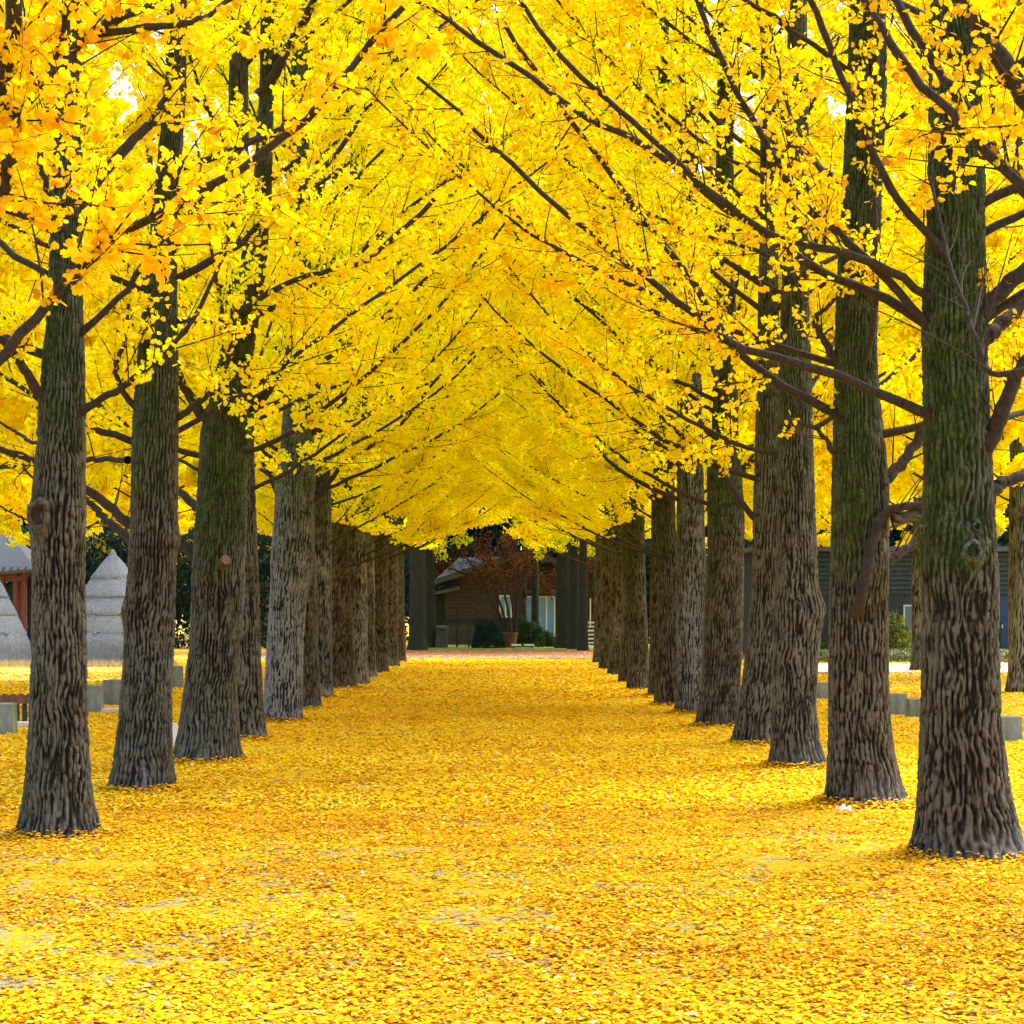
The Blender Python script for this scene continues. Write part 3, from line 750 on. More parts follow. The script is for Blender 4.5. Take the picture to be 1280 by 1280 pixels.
# shrubs and maples
def bush(name, x, y, w, dpt, h, n, mat, label, size=.07, tint=(0, 1), cat='shrub', z0=0):
    rng = R(int(abs(x * 31 + y * 7)) + n)
    root = bpy.data.objects.new(name, None); COL.objects.link(root); root.location = (x, y, 0); tag(root, label, cat)
    u = unit(rng.normal(size=(n, 3))); u[:, 2] = np.abs(u[:, 2]) * 1.0
    rad = rng.uniform(.45, 1, n) ** .4 * (1 + .22 * noise(u[:, 0] * 2.2, u[:, 1] * 2.2, u[:, 2] * 2.2, n))
    p = u * rad[:, None] * np.array([w / 2, dpt / 2, h - z0]) + np.array([0, 0, z0])
    link('foliage', leaves('foliage', p, unit(u + rng.normal(0, .7, u.shape)), unit(u + rng.normal(0, .6, u.shape)), rng.uniform(.6, 1.3, n) * size, rng.uniform(tint[0], tint[1], n), mat, False), root)
    st = np.zeros((9, 4, 3)); ends = rng.uniform(-1, 1, (9, 2)) * np.array([w, dpt]) * .35
    for j in range(9):
        st[j] = np.linspace([ends[j, 0] * .2, ends[j, 1] * .2, -.03], [ends[j, 0], ends[j, 1], h * .8], 4)
    v, f = ring_tubes(st, np.full((9, 4), .018), 5)
    link('stems', np_mesh('stems', v, f, M_TWIG, smooth=True), root)
    return root

def hedge(x0, x1, y, h, n, label):
    rng = R(int(x1 * 3) + 90); root = bpy.data.objects.new('tall_hedge', None); COL.objects.link(root); root.location = ((x0 + x1) / 2, y, 0); tag(root, label, 'hedge')
    w = (x1 - x0) / 2
    p = np.stack([rng.uniform(-w, w, n), rng.normal(0, .45, n), rng.uniform(0, 1, n) ** .9 * (h + 0 * w)], -1)
    p[:, 2] *= 1 + .10 * noise(p[:, 0] * .7, p[:, 1] * 0, p[:, 0] * 0, 3)
    link('foliage', leaves('foliage', p, unit(rng.normal(size=(n, 3))), unit(rng.normal(size=(n, 3)) + [0, -.6, .3]), rng.uniform(.12, .24, n), rng.uniform(0, 1, n), M_GREEN, False), root)
    st = np.array([np.linspace([x, 0, -.05], [x + .1, .05, h * .8], 4) for x in np.linspace(-w + .2, w - .2, 14)])
    v, f = ring_tubes(st, np.full(st.shape[:2], .03), 5); link('stems', np_mesh('stems', v, f, M_TWIG, smooth=True), root)
hedge(-38, -8.9, 79, 5.2, 38000, 'tall dark hedge behind the thatched huts and pavilion')
hedge(4.8, 9.2, 90, 5.0, 9000, 'dark hedge between the brick house and the teal shed')
hedge(-13, -3.6, 90, 5.2, 12000, 'dark hedge behind the two dark trunks near the house')
hedge(9.4, 12.4, 72, 4.6, 7000, 'dark hedge at the near end of the teal shed')
q = P(609, 806, 78)
bush('shrub', q[0], 78, 1.35, 1.1, 1.25, 5000, M_GREEN, 'round dark green clipped shrub left of the red-leaved maple')
q = P(662, 806, 80)
bush('shrub', q[0], 80, 1.25, 1.0, 1.35, 3500, M_SHRUB, 'loose mid green shrub in front of the glass doors', tint=(0, .5))
q = P(680, 800, 82)
bush('shrub', q[0]+.1, 80.5, .8, .6, .7, 1500, M_SHRUB, 'small green shrub at the foot of the glass doors', tint=(0, .5))
q = P(1130, 825, 58)
bush('shrub', q[0], 59, 1.3, 1.1, 1.35, 2600, M_SHRUB, 'yellow-green bush in front of the dark shed on the right', tint=(.3, 1.0))
q = P(1030, 825, 62)
bush('shrub', q[0], 60, 1.6, 1.0, .55, 1600, M_SHRUB, 'low green bush at the left end of the dark shed', tint=(0, .6))

def maple():
    root = bpy.data.objects.new('maple_tree', None); COL.objects.link(root)
    b = P(634, 803, 80); root.location = (b[0], 80, 0)
    tag(root, 'leaning multi-stemmed maple with red-brown leaves in front of the brick house', 'tree')
    rng = R(31); sh = []
    stems = [[(637,800),(628,775),(612,745),(598,718),(585,700),(572,690)], [(638,800),(630,770),(618,735),(606,705),(598,680)], [(640,800),(636,770),(630,740),(618,715),(612,690),(610,668)],
             [(643,800),(642,770),(638,742),(632,722),(632,700),(640,680)], [(640,798),(646,760),(650,735),(660,710),(672,695)], [(636,796),(616,752),(592,724),(566,712),(548,708)]]
    for k, s in enumerate(stems):
        pp = np.array([P(x, y, 80 + (k % 3 - 1) * .35 * j / 5) for j, (x, y) in enumerate(s)]) - np.array([b[0], 80, 0]); pp[0, 2] = -.05
        (v, f), sp = make_limb(pp, .075, .02, rng, False, 1.3, .45)
        link('stem', np_mesh('stem', v, f, M_TWIG, smooth=True), root); sh.append(sp)
    st, dr, ln, bd = (np.concatenate([s[i] for s in sh]) for i in range(4))
    n = 2800; k = rng.choice(len(ln), n, p=ln / ln.sum()); t = rng.uniform(0, 1, n)
    p = st[k] + dr[k] * (ln[k] * t)[:, None] + rng.normal(0, .12, (n, 3))
    p = p[p[:, 2] > 2.2]; n = len(p)
    link('crown', leaves('crown', p, unit(rng.normal(size=(n, 3))), unit(rng.normal(size=(n, 3)) + [0, 0, .8]), rng.uniform(.06, .11, n), rng.uniform(0, 1, n), M_RED, False), root)
maple()
def red_tree(px, d, label):
    root = bpy.data.objects.new('maple_tree', None); COL.objects.link(root); b = P(px, 800, d); root.location = (b[0], d, 0)
    tag(root, label, 'tree'); rng = R(int(px))
    link('trunk', generic_trunk(.12, 5.5, 91, .3), root)
    ls = proc_limbs(rng, lambda z: (0, 0, .1), 1, np.linspace(2.2, 5, 8), 2.4, 1.4, 'iofb', 6); sh = []
    for pts, a, c in ls:
        (v, f), s = make_limb(pts, a, c, rng, False, 1); link('branch', np_mesh('branch', v, f, M_TWIG, smooth=True), root); sh.append(s)
    st, dr, ln, bd = (np.concatenate([s[i] for s in sh]) for i in range(4))
    n = 4500; k = rng.choice(len(ln), n, p=ln / ln.sum()); t = rng.uniform(0, 1, n)
    p = st[k] + dr[k] * (ln[k] * t)[:, None] + rng.normal(0, .14, (n, 3))
    link('crown', leaves('crown', p, unit(rng.normal(size=(n, 3))), unit(rng.normal(size=(n, 3)) + [0, 0, .8]), rng.uniform(.07, .12, n), rng.uniform(0, 1, n), M_RED, False), root)
red_tree(655, 85, 'small red-brown maple right of the leaning one, half hiding the house gable')
red_tree(742, 86, 'rust-red maple at the right end of the house behind the last right-row trunk')
print('bg plants', time.time() - T0)

# ------------------------------------------------------------------ ground
def ground_mat():
    m, t, out = nt('leaf_strewn_ground')
    geo = t.nodes.new('ShaderNodeNewGeometry').outputs['Position']
    fine = noise_node(t, 38, 5, .75, vec=geo, stretch=(1, .8, 1)); mid = noise_node(t, 1.1, 5, .7, vec=geo); med = noise_node(t, 7, 4, .7, vec=geo)
    gold = ramp(t, fine, [(.28, (.34, .19, .012)), (.42, (.54, .31, .010)), (.56, (.74, .45, .010)), (.72, (.78, .56, .03))])
    soil = ramp(t, fine, [(.3, (.20, .17, .10)), (.7, (.42, .36, .22))])
    add = N(t, 'ShaderNodeMath', operation='MULTIPLY_ADD'); add.inputs[1].default_value = .55; t.links.new(med, add.inputs[0]); 
    s2 = N(t, 'ShaderNodeMath', operation='MULTIPLY'); s2.inputs[1].default_value = .55; t.links.new(mid, s2.inputs[0]); t.links.new(s2.outputs[0], add.inputs[2])
    # soil shows through more close to the camera and out on the sides
    sep = t.nodes.new('ShaderNodeSeparateXYZ'); t.links.new(geo, sep.inputs[0])
    ab = N(t, 'ShaderNodeMath', operation='ABSOLUTE'); t.links.new(sep.outputs[0], ab.inputs[0])
    mr = t.nodes.new('ShaderNodeMapRange'); mr.inputs['From Min'].default_value = 6.6; mr.inputs['From Max'].default_value = 9; mr.inputs['To Min'].default_value = 0; mr.inputs['To Max'].default_value = .10
    t.links.new(ab.outputs[0], mr.inputs[0])
    mr2 = t.nodes.new('ShaderNodeMapRange'); mr2.inputs['From Min'].default_value = 6; mr2.inputs['From Max'].default_value = 20; mr2.inputs['To Min'].default_value = .05; mr2.inputs['To Max'].default_value = -.06
    t.links.new(sep.outputs[1], mr2.inputs[0])
    a1 = N(t, 'ShaderNodeMath', operation='ADD'); t.links.new(mr.outputs[0], a1.inputs[0]); t.links.new(mr2.outputs[0], a1.inputs[1])
    a2 = N(t, 'ShaderNodeMath', operation='ADD'); t.links.new(a1.outputs[0], a2.inputs[0]); t.links.new(add.outputs[0], a2.inputs[1])
    msk = ramp(t, a2.outputs[0], [(.57, 0.0), (.64, 1.0)])
    c = mix(t, msk, gold, soil)
    bsdf(t, out, c, .95, fine, .8, .02, spec=.05)
    return m
GM = ground_mat()
rng = R(3)
gx = np.concatenate([np.linspace(-400, -20, 12), np.linspace(-18, 18, 73), np.linspace(20, 400, 12)])
gy = np.concatenate([np.linspace(-200, -2, 8), np.linspace(0, 60, 121), np.linspace(64, 120, 15), np.linspace(150, 600, 8)])
X, Y = np.meshgrid(gx, gy); inner = (np.abs(X) < 18.5) & (Y > -1) & (Y < 60)
Z = np.where(inner, .015 * noise(X * .6, Y * .6, 0 * X, 4) - .01, -.01)
nx, ny = len(gx), len(gy); ii = np.arange(ny - 1)[:, None] * nx + np.arange(nx - 1)
fq = np.stack([ii, ii + 1, ii + nx + 1, ii + nx], -1).reshape(-1, 4)
tag(link('ground', np_mesh('ground', np.stack([X, Y, Z], -1), fq, GM, smooth=True)), 'ground carpeted with golden leaves over grey soil', kind='structure')
def gz(x, y): return .015 * noise(x * .6, y * .6, 0 * x, 4) - .01

def sheet(name, x0, x1, y0, y1, z, mat, label, segs=24, wob=.25):
    rng = R(len(name)); xs_ = np.linspace(x0, x1, segs)
    a = y0 + wob * noise(xs_ * .5, xs_ * 0, xs_ * 0, 8); b = y1 + wob * noise(xs_ * .5, xs_ * 0 + 3, xs_ * 0, 9)
    v = np.concatenate([np.stack([xs_, a, xs_ * 0 + z], -1), np.stack([xs_, b, xs_ * 0 + z], -1)])
    i = np.arange(segs - 1); f = np.stack([i, i + 1, i + segs + 1, i + segs], -1)
    return tag(link(name, np_mesh(name, v, f, mat)), label, kind='structure')
def path_mat(name, c1, c2, leafc, thr):
    m, t, out = nt(name); geo = t.nodes.new('ShaderNodeNewGeometry').outputs['Position']
    f = noise_node(t, 30, 4, .7, vec=geo); g = noise_node(t, 2.2, 6, .8, vec=geo)
    c = mix(t, ramp(t, g, [(thr, 0.0), (thr + .06, 1.0)]), ramp(t, f, [(.3, c1), (.7, c2)]), leafc)
    bsdf(t, out, c, .9, f, .4, .01, .1); return m
sheet('cross_path', -8.4, 9, 61.5, 67, .012, path_mat('path_gravel', (.16, .13, .11), (.24, .20, .17), (.72, .45, .03), .56), 'grey gravel path crossing the far end of the avenue')
sheet('leaf_strip', -8.6, 9, 65.5, 73.5, .017, path_mat('brown_leaves', (.20, .07, .035), (.38, .16, .07), (.30, .20, .13), .60), 'strip of fallen red-brown leaves along the cross path')
sheet('grass_verge', -9, 9.5, 73.2, 84, .021, path_mat('grass_soil', (.10, .13, .03), (.22, .22, .05), (.70, .48, .03), .60), 'grass verge with scattered yellow leaves before the house')
sheet('side_road', 8.2, 60, 47.5, 56, .016, path_mat('pale_road', (.52, .52, .52), (.66, .66, .66), (.75, .6, .2), .66), 'pale asphalt road beyond the right-hand row', wob=.1)
sheet('leaf_lawn', -60, -8.5, 42, 52, .012, path_mat('leaf_lawn', (.82, .62, .10), (.9, .74, .2), (.6, .5, .3), .62), 'lawn under pale yellow leaves in front of the thatched huts')

# leaf litter as real leaves
def litter(name, n, y0, y1, xhalf, size, fan, seed, power=1.0, tm=.44, label='', thin=0.34, pile=.018):
    rng = R(seed)
    y = y0 + (y1 - y0) * rng.uniform(0, 1, n) ** power
    x = rng.uniform(-1, 1, n) * (xhalf(y))
    cl = noise(x * 1.6, y * 1.6, 0 * x, 50) * .6 + noise(x * 4, y * 4, 0 * x, 51) * .7 + noise(x * .5, y * .5, 0 * x, 53) * .5
    ok = rng.uniform(-1.0, .9, n) < cl + .45 - thin
    x, y, cl = x[ok], y[ok], cl[ok]; n = len(x)
    z = gz(x, y) + .006 + rng.uniform(0, 1, n) ** 2 * pile * np.clip(.6 + cl, .2, 1.4)
    if y0 < 16:   # leaves drifted against the trunks
        for (bx, by, br) in TRUNKS:
            if y0 - .5 < by < y1 + 6:
                k = 900; a = rng.uniform(0, 2 * PI, k); q = br * (1.08 + np.abs(rng.normal(0, .28, k)))
                hx_, hy_ = bx + q * np.cos(a), by + q * np.sin(a)
                x = np.concatenate([x, hx_]); y = np.concatenate([y, hy_]); z = np.concatenate([z, gz(hx_, hy_) + .01 + .07 * np.exp(-(q / br - 1.08) * 5) * rng.uniform(0, 1, k)])
        n = len(x)
    a = rng.uniform(0, 2 * PI, n)
    tip = np.stack([np.cos(a), np.sin(a), rng.normal(0, .16, n)], -1)
    nr = unit(np.stack([rng.normal(0, .2, n), rng.normal(-.05, .2, n), np.ones(n)], -1))
    flip = rng.uniform(0, 1, n) < .5; nr[flip] *= -1
    tint = np.clip(rng.normal(tm, .17, n) + .18 * noise(x * .8, y * .8, 0 * x, 52), .2, .86)
    u = rng.uniform(0, 1, n); tint = np.where(u < .03, rng.uniform(.02, .14, n), tint); tint = np.where(u > .94, rng.uniform(.88, 1, n), tint)
    sz = size * rng.uniform(.6, 1.2, n)
    pos = np.stack([x, y, z], -1)
    return tag(link(name, leaves(name, pos, tip, nr, sz, tint, M_LITTER, fan)), label, kind='stuff')
litter('fallen_leaves', 310000, 4.5, 15, lambda y: .9 + y * .34, .036, True, 1, 1.25, .69, 'fallen ginkgo leaves thick on the near part of the avenue')
litter('fallen_leaves', 170000, 15, 34, lambda y: 1.0 + y * .33, .058, False, 2, 1.2, .50, 'fallen ginkgo leaves on the middle stretch of the avenue', thin=-.1)
litter('fallen_leaves', 120000, 34, 62, lambda y: 1.0 + y * .30, .09, False, 7, 1.1, .40, 'fallen ginkgo leaves towards the far end of the avenue', thin=-.15, pile=.04)
litter('fallen_leaves', 9000, 62, 74, lambda y: 7 + y * 0, .10, False, 9, 1.0, .5, 'scattered fallen leaves on the cross path', thin=.4)
print('ground', time.time() - T0)

# ------------------------------------------------------------------ stone blocks, edging, sign
M_BLOCK = simple('weathered_block', (.10, .12, .10), (.27, .30, .26), 7, .9, (1, 1, .4), .5, .01)
def block(px0, px1, ytop, ybase, label, turn=0.0):
    d = F * EH / (ybase - VY); w = (px1 - px0) * d / F; h = (ybase - ytop) * d / F; x = ((px0 + px1) / 2 - VX) * d / F
    b = MB(); b.box(-w / 2, w / 2, -w / 2, w / 2, -.05, h, .006)
    o = b.build('stone_block', M_BLOCK, None, (x, d + w / 2, 0), bevel=.008); o.rotation_euler.z = turn
    tag(o, label, 'stone block', 'square stone blocks edging the avenue')
block(-24, 14, 880, 918, 'greenish square block at the left edge of the photo in front of the brown edging', .1)
block(93, 125, 857, 890, 'grey square block showing right of the knot-hole trunk, nearer of the pair', .12)
block(129, 158, 850, 880, 'square block just left of the dark wavy trunk, farther of the pair', -.15)
block(208, 227, 833, 860, 'small green block between the dark wavy trunk and the mossy crook trunk', .1)
block(1247, 1278, 896, 925, 'square grey block right of the largest trunk, beside the frame edge', .05)
block(1137, 1162, 874, 896, 'square block half hidden behind the left side of the largest right trunk', .0)
block(1110, 1133, 867, 893, 'square block close to the right of the elbow-branch trunk', .25)
block(1013, 1036, 853, 873, 'small block just right of the trunk with the small knot hole', .1)
M_SLAB = simple('pale_stone', (.45, .42, .36), (.62, .58, .5), 9, .9)
for (px, py, w, lab) in ((30, 908, 1.0, 'pale flat kerb stone at the foot of the brown edging'), (132, 890, .9, 'pale flat kerb stone in front of the pair of left blocks')):
    d = F * EH / (py - VY); q = P(px, py, d)
    b = MB(); b.box(-w / 2, w / 2, -.18, .18, -.03, .05, .01)
    tag(b.build('kerb_stone', M_SLAB, None, (q[0], d + .2, 0), bevel=.01), lab, 'kerb stone', 'flat kerb stones by the blocks')

M_RUST = simple('rusty_brown_wood', (.10, .045, .03), (.22, .10, .06), 12, .85, (1, 1, .3))
root = bpy.data.objects.new('picket_edging', None); COL.objects.link(root)
d = 26.5; q0 = P(-60, 900, d); q1 = P(52, 900, d); root.location = (q0[0], d, 0)
tag(root, 'low brown edging with scalloped top rail on dark stakes at the left edge', 'edging')
L = q1[0] - q0[0]; pts = [(0, .27)]
pts += [(L, .27)]
k = 11
for j in range(k * 6, -1, -1):
    pts.append((L * j / (k * 6), .38 + .035 * abs(math.sin(PI * j / 6))))
MB().prism(pts, -.03, .03).build('rail', M_RUST, root)
M_DARKW = simple('dark_stakes', (.03, .025, .022), (.09, .07, .055), 12, .85)
for j in range(12):
    x = .04 + (L - .08) * j / 11
    MB().box(x - .03, x + .03, .035, .09, -.05, .30).build('stake', M_DARKW, root)

M_WHITE = simple('white_paint', (.72, .75, .78), (.8, .82, .84), 6, .5)
root = bpy.data.objects.new('small_sign', None); COL.objects.link(root)
q = P(212, 934, 21.6); root.location = (q[0], 21.6, 0)
tag(root, 'small white board low beside the foot of the mossy crook trunk', 'sign')
MB().box(-.09, .09, -.012, .012, .06, .29).build('board', M_WHITE, root, bevel=.004)
for s in (-.07, .07): MB().box(s - .012, s + .012, .015, .035, -.05, .26).build('post', M_DARKW, root)
# crumpled white tissue at the foot of the second right-row tree
rng = R(12); d = F * EH / (1017 - VY); q = P(1055, 1015, d)
b = MB(); g = 7
for i in range(g):
    for j in range(g): b.v.append(((i - 3) * .017 + rng.normal(0, .005), (j - 3) * .014 + rng.normal(0, .005), abs(rng.normal(.02, .018))))
for i in range(g - 1):
    for j in range(g - 1): n = i * g + j; b.f.append([n, n + 1, n + g + 1, n + g])
o = b.build('crumpled_tissue', M_WHITE, None, (q[0], d, .02)); tag(o, 'crumpled white paper scrap on the leaves in front of the elbow-branch trunk', 'paper scrap')
sm = o.modifiers.new('t', 'SOLIDIFY'); sm.thickness = .002

# ------------------------------------------------------------------ thatched huts
def thatch_mat():
    m, t, out = nt('grey_thatch')
    f = noise_node(t, 30, 5, .8, stretch=(1, 1, .09)); g = noise_node(t, 2.5, 4, .7); y = noise_node(t, 16, 2, .5)
    c = ramp(t, f, [(.3, (.14, .17, .23)), (.55, (.29, .34, .44)), (.75, (.44, .49, .58))])
    c = mix(t, ramp(t, g, [(.62, 0.0), (.7, .7)]), c, (.5, .38, .22))
    c = mix(t, ramp(t, y, [(.70, 0.0), (.73, 1.0)]), c, (.8, .68, .25))
    bsdf(t, out, c, .95, f, 1.0, .08, .05); return m
M_THATCH = thatch_mat(); M_ROPE = simple('dark_rope', (.10, .09, .08), (.18, .16, .14), 30)
M_DRY = mat_leaf('dry_grass', [(0, (.42, .33, .16)), (.5, (.62, .5, .27)), (1, (.7, .62, .36))], .2)
def hut(px, d, H, rb, label):
    root = bpy.data.objects.new('thatched_hut', None); COL.objects.link(root)
    q = P(px, 800, d); root.location = (q[0], d, 0); tag(root, label, 'thatched hut', 'conical thatched huts')
    rng = R(int(px) + 500)
    tiers = 5; zt = [0.0, .95, 1.5, 2.0, 2.55, H]
    def rad(z): 
        f = z / H; return rb * (1 - .18 * f) if f < .18 else rb * (1 - .0324) * max(0, 1 - (f - .18) / .82) ** .80 + .02
    for k in range(tiers):
        z0, z1 = zt[k], zt[k + 1]; n = 150; rows = 8
        v = []
        for r_ in range(rows):
            f = r_ / (rows - 1); z = z0 + (z1 - z0) * f
            for i in range(n):
                a = 2 * PI * i / n
                jit = rng.normal(0, .012) * (1.8 if r_ == 0 else .5)
                rr = rad(z) + .018 * (1 - f) - .01 + jit
                zz_ = z + (rng.uniform(-.13, .04) if r_ == 0 and k > 0 else 0)
                v.append((rr * math.cos(a), rr * math.sin(a), zz_))
        f_ = [(r_ * n + i, r_ * n + (i + 1) % n, (r_ + 1) * n + (i + 1) % n, (r_ + 1) * n + i) for r_ in range(rows - 1) for i in range(n)]
        link('thatch_tier', np_mesh('thatch_tier', v, f_, M_THATCH, smooth=False), root)
    for z in zt[2:5]:
        a = np.linspace(0, 2 * PI, 49); rr = rad(z) + .012
        c = np.stack([rr * np.cos(a), rr * np.sin(a), z - .02 + .045 * noise(rr * np.cos(a) * 2.5, rr * np.sin(a) * 2.5, 0 * a + z, 3)], -1)
        v, f = ring_tubes(c[None], np.full((1, 49), .014), 5)
        link('rope', np_mesh('rope', v, f, M_ROPE, smooth=True), root)
    b = MB(); b.lathe([(.15, H - .16), (.10, H - .06), (.06, H + .04), (.02, H + .07)], n=12, jit=.15, rng=rng); b.build('tip', M_THATCH, root)
    return q[0]
hx = hut(141, 54.5, 3.3, 1.75, 'conical grey thatched hut framed between the knot-hole trunk and the dark wavy trunk')
hx2 = hut(-24, 54, 3.25, 1.45, 'conical grey thatched hut cut by the left edge of the photo')
def tuft(name, x0, x1, y, n, label, h=.3):
    rng = R(n); x = rng.uniform(x0, x1, n); yy = y + rng.normal(0, .35, n)
    pos = np.stack([x, yy, np.zeros(n)], -1); tip = unit(np.stack([rng.normal(0, .5, n), rng.normal(0, .5, n), np.ones(n)], -1))
    sd = unit(np.cross(tip, rng.normal(size=(n, 3)))); hh = rng.uniform(.3, 1, n)[:, None] * h
    v = np.stack([pos - sd * .012, pos + sd * .012, pos + tip * hh], 1); f = np.arange(3 * n).reshape(-1, 3)
    tag(link(name, np_mesh(name, v, f, M_DRY, fattr={'tint': rng.uniform(0, 1, n)})), label, kind='stuff')
tuft('dry_grass', -18, -9.0, 52.4, 9000, 'dry straw grass at the foot of the thatched huts')
M_FLOW = mat_leaf('flower_bed', [(0, (.04, .12, .03)), (.5, (.12, .2, .05)), (.75, (.5, .55, .4)), (1, (.6, .15, .15))], .2)
rng = R(8); n = 9000; x = rng.uniform(9, 19, n); pos = np.stack([x, 57 + rng.normal(0, .35, n), rng.uniform(.0, .38, n)], -1)
tag(link('flower_bed', leaves('flower_bed', pos, unit(rng.normal(size=(n, 3)) + [0, 0, .8]), unit(rng.normal(size=(n, 3)) + [0, 0, .6]), rng.uniform(.05, .1, n), rng.uniform(0, 1, n), M_FLOW, False)), 'low bed of green plants and pale flowers beyond the road', kind='stuff')

# ------------------------------------------------------------------ pavilion (left), shed (right), brick house (centre)
M_TILE = simple('roof_tile', (.035, .045, .055), (.10, .115, .13), 30, .7, (1, 1, 1), .6, .03)
M_REDW = simple('red_brown_wood', (.09, .028, .02), (.16, .055, .038), 10, .7, (1, 1, .2))
M_TEAL = simple('dark_teal_boards', (.014, .026, .032), (.026, .045, .052), 8, .8, (1, 1, .3))
M_BLUE = simple('dark_gap_blue', (.008, .03, .08), (.014, .045, .11), 5, .6)  # colour of the deep-blue dark gap in the shed front
M_FRAME = simple('grey_frame', (.35, .40, .40), (.45, .5, .5), 6, .6)
def glass(name, col, rough=.08):
    m, t, out = nt(name); b = bsdf(t, out, col, rough); b.inputs['Specular IOR Level'].default_value = .9; return m
M_GLASS = glass('dark_glass', (.04, .09, .12)); M_LGLASS = glass('sky_blue_glass', (.16, .36, .72), .15)  # blue sky reflection put into the base colour of the lighter panes

root = bpy.data.objects.new('pavilion', None); COL.objects.link(root)
d = 72; qa = P(-70, 800, d)[0]; qb = P(30, 800, d)[0]; root.location = (qa, d, 0); w = qb - qa
tag(root, 'open pavilion with grey tile roof and red-brown posts behind the cut-off hut', 'pavilion')
b = MB()
n = 14; e = .55
for i in range(n):   # tiled roof: hipped slabs with upturned eaves
    pass
zt, ze = 4.6, 3.15
b.v += [(-e, -e, ze), (w / 2, -e, ze - .12), (w + e, -e, ze + .05), (w + e, 1.6, ze - .05), (w + e, 3 + e, ze), (w / 2, 3 + e, ze - .1), (-e, 3 + e, ze), (-e, 1.6, ze - .05), (w * .28, 1.5, zt), (w * .72, 1.5, zt),
        (w / 2, .2, ze + .42), (w / 2, 2.8, ze + .42)]
b.f += [[0, 1, 10, 8], [1, 2, 9, 10], [8, 10, 9], [2, 3, 9], [3, 4, 9], [4, 5, 11, 9], [5, 6, 8, 11], [9, 11, 8], [6, 7, 8], [7, 0, 8]]
o = b.build('roof', M_TILE, root); s = o.modifiers.new('t', 'SOLIDIFY'); s.thickness = .12
for i in range(int(w / .22)):
    x = -e + .1 + i * (w + 2 * e - .2) / int(w / .22)
    MB().box(x, x + .07, -e, -e + .5, ze + .02, ze + .14, .01).build('tile_ridge', M_TILE, o)
for x in (.08, w * .35, w * .72, w - .35, w - .02):
    for y in (.1, 2.9): MB().box(x - .09, x + .09, y - .09, y + .09, -.05, ze).build('post', M_REDW, root)
MB().box(-.1, w + .1, .02, .18, ze - .42, ze - .2).build('beam', M_REDW, root)
MB().box(-.1, w + .1, .04, .16, .9, 1.02).build('handrail', M_REDW, root)
MB().box(-.1, w + .1, 2.95, 3.05, -.05, 2.6).build('back_wall', M_TEAL, root)

root = bpy.data.objects.new('dark_shed', None); COL.objects.link(root)
d = 63; x0 = P(948, 0, d)[0]; x1 = P(1420, 0, d)[0]; root.location = (0, d, 0)
tag(root, 'long dark teal shed with slatted boards and a window beyond the road on the right', 'shed')
b = MB(); b.box(x0, x1, 0, 4, -.05, 3.6); b.build('wall', M_TEAL, root)
b = MB()
for i in range(9): b.box(x0 + .05, x1 - .05, -.05, -.003, 2.15 + i * .16, 2.27 + i * .16)
b.build('slatted_boards', simple('slats', (.018, .034, .040), (.035, .058, .066), 8), root)
MB().prism([(x0 - .3, 3.6), (x1 + .3, 3.6), (x1 + .3, 3.75), (x0 - .3, 3.75)], -.5, 4.4).build('roof', M_TILE, root)
for (pa, pb, ya, yb) in ((1129, 1160, 756, 806), (1040, 1100, 760, 800), (1250, 1262, 730, 812)):
    a, c, zb, zt = P(pa, 0, d)[0], P(pb, 0, d)[0], P(0, yb, d)[2], min(2.08, P(0, ya, d)[2])
    if pa == 1250:
        o = MB().box(a, c, -.06, -.004, .02, zt).build('dark_gap_panel', M_BLUE, root)  # panel standing in for a deep-blue dark gap
        MB().box(a + .04, a + .08, -.09, -.061, 1.0, 1.12).build('handle', M_FRAME, o)  # handle set on the gap panel
        continue
    fr = MB(); t_ = .05
    fr.box(a, a + t_, -.05, -.004, zb, zt).box(c - t_, c, -.05, -.004, zb, zt).box(a + t_, c - t_, -.05, -.004, zt - t_, zt).box(a + t_, c - t_, -.05, -.004, zb, zb + t_)
    o = fr.build('window', M_FRAME, root)
    MB().box(a + t_, c - t_, -.03, -.006, zb + t_, zt - t_).build('pane', M_GLASS, o)

def brick_mat():
    m, t, out = nt('pinkish_brick')
    co = t.nodes.new('ShaderNodeTexCoord').outputs['Object']; mp = N(t, 'ShaderNodeMapping'); mp.inputs['Rotation'].default_value = (PI / 2, 0, 0)
    t.links.new(co, mp.inputs[0]); b = t.nodes.new('ShaderNodeTexBrick')
    b.inputs['Scale'].default_value = 1; b.inputs['Brick Width'].default_value = .5; b.inputs['Row Height'].default_value = .18; b.inputs['Mortar Size'].default_value = .016
    b.inputs['Color1'].default_value = (.060, .043, .042, 1); b.inputs['Color2'].default_value = (.048, .036, .037, 1); b.inputs['Mortar'].default_value = (.08, .07, .068, 1)
    t.links.new(mp.outputs[0], b.inputs[0]); bsdf(t, out, b.outputs[0], .85, b.outputs[1], -.3, .01); return m
M_BRICK = brick_mat(); M_PLINTH = simple('plinth', (.045, .045, .042), (.085, .08, .075), 5)
root = bpy.data.objects.new('brick_house', None); COL.objects.link(root); d = 87
root.location = (0, d, 0); tag(root, 'single-storey pinkish brick house with grey roof and glass doors at the end of the avenue', 'house')
X_ = lambda px: P(px, 0, d)[0]; Z_ = lambda py: P(0, py, d)[2]
MB().prism([(X_(556), Z_(776)), (X_(752), Z_(776)), (X_(752), Z_(720)), (X_(652), Z_(696)), (X_(556), Z_(728))], 0, 8).build('wall', M_BRICK, root)
MB().box(X_(556) - .02, X_(752), -.04, 8, -.05, Z_(776)).build('plinth', M_PLINTH, root)
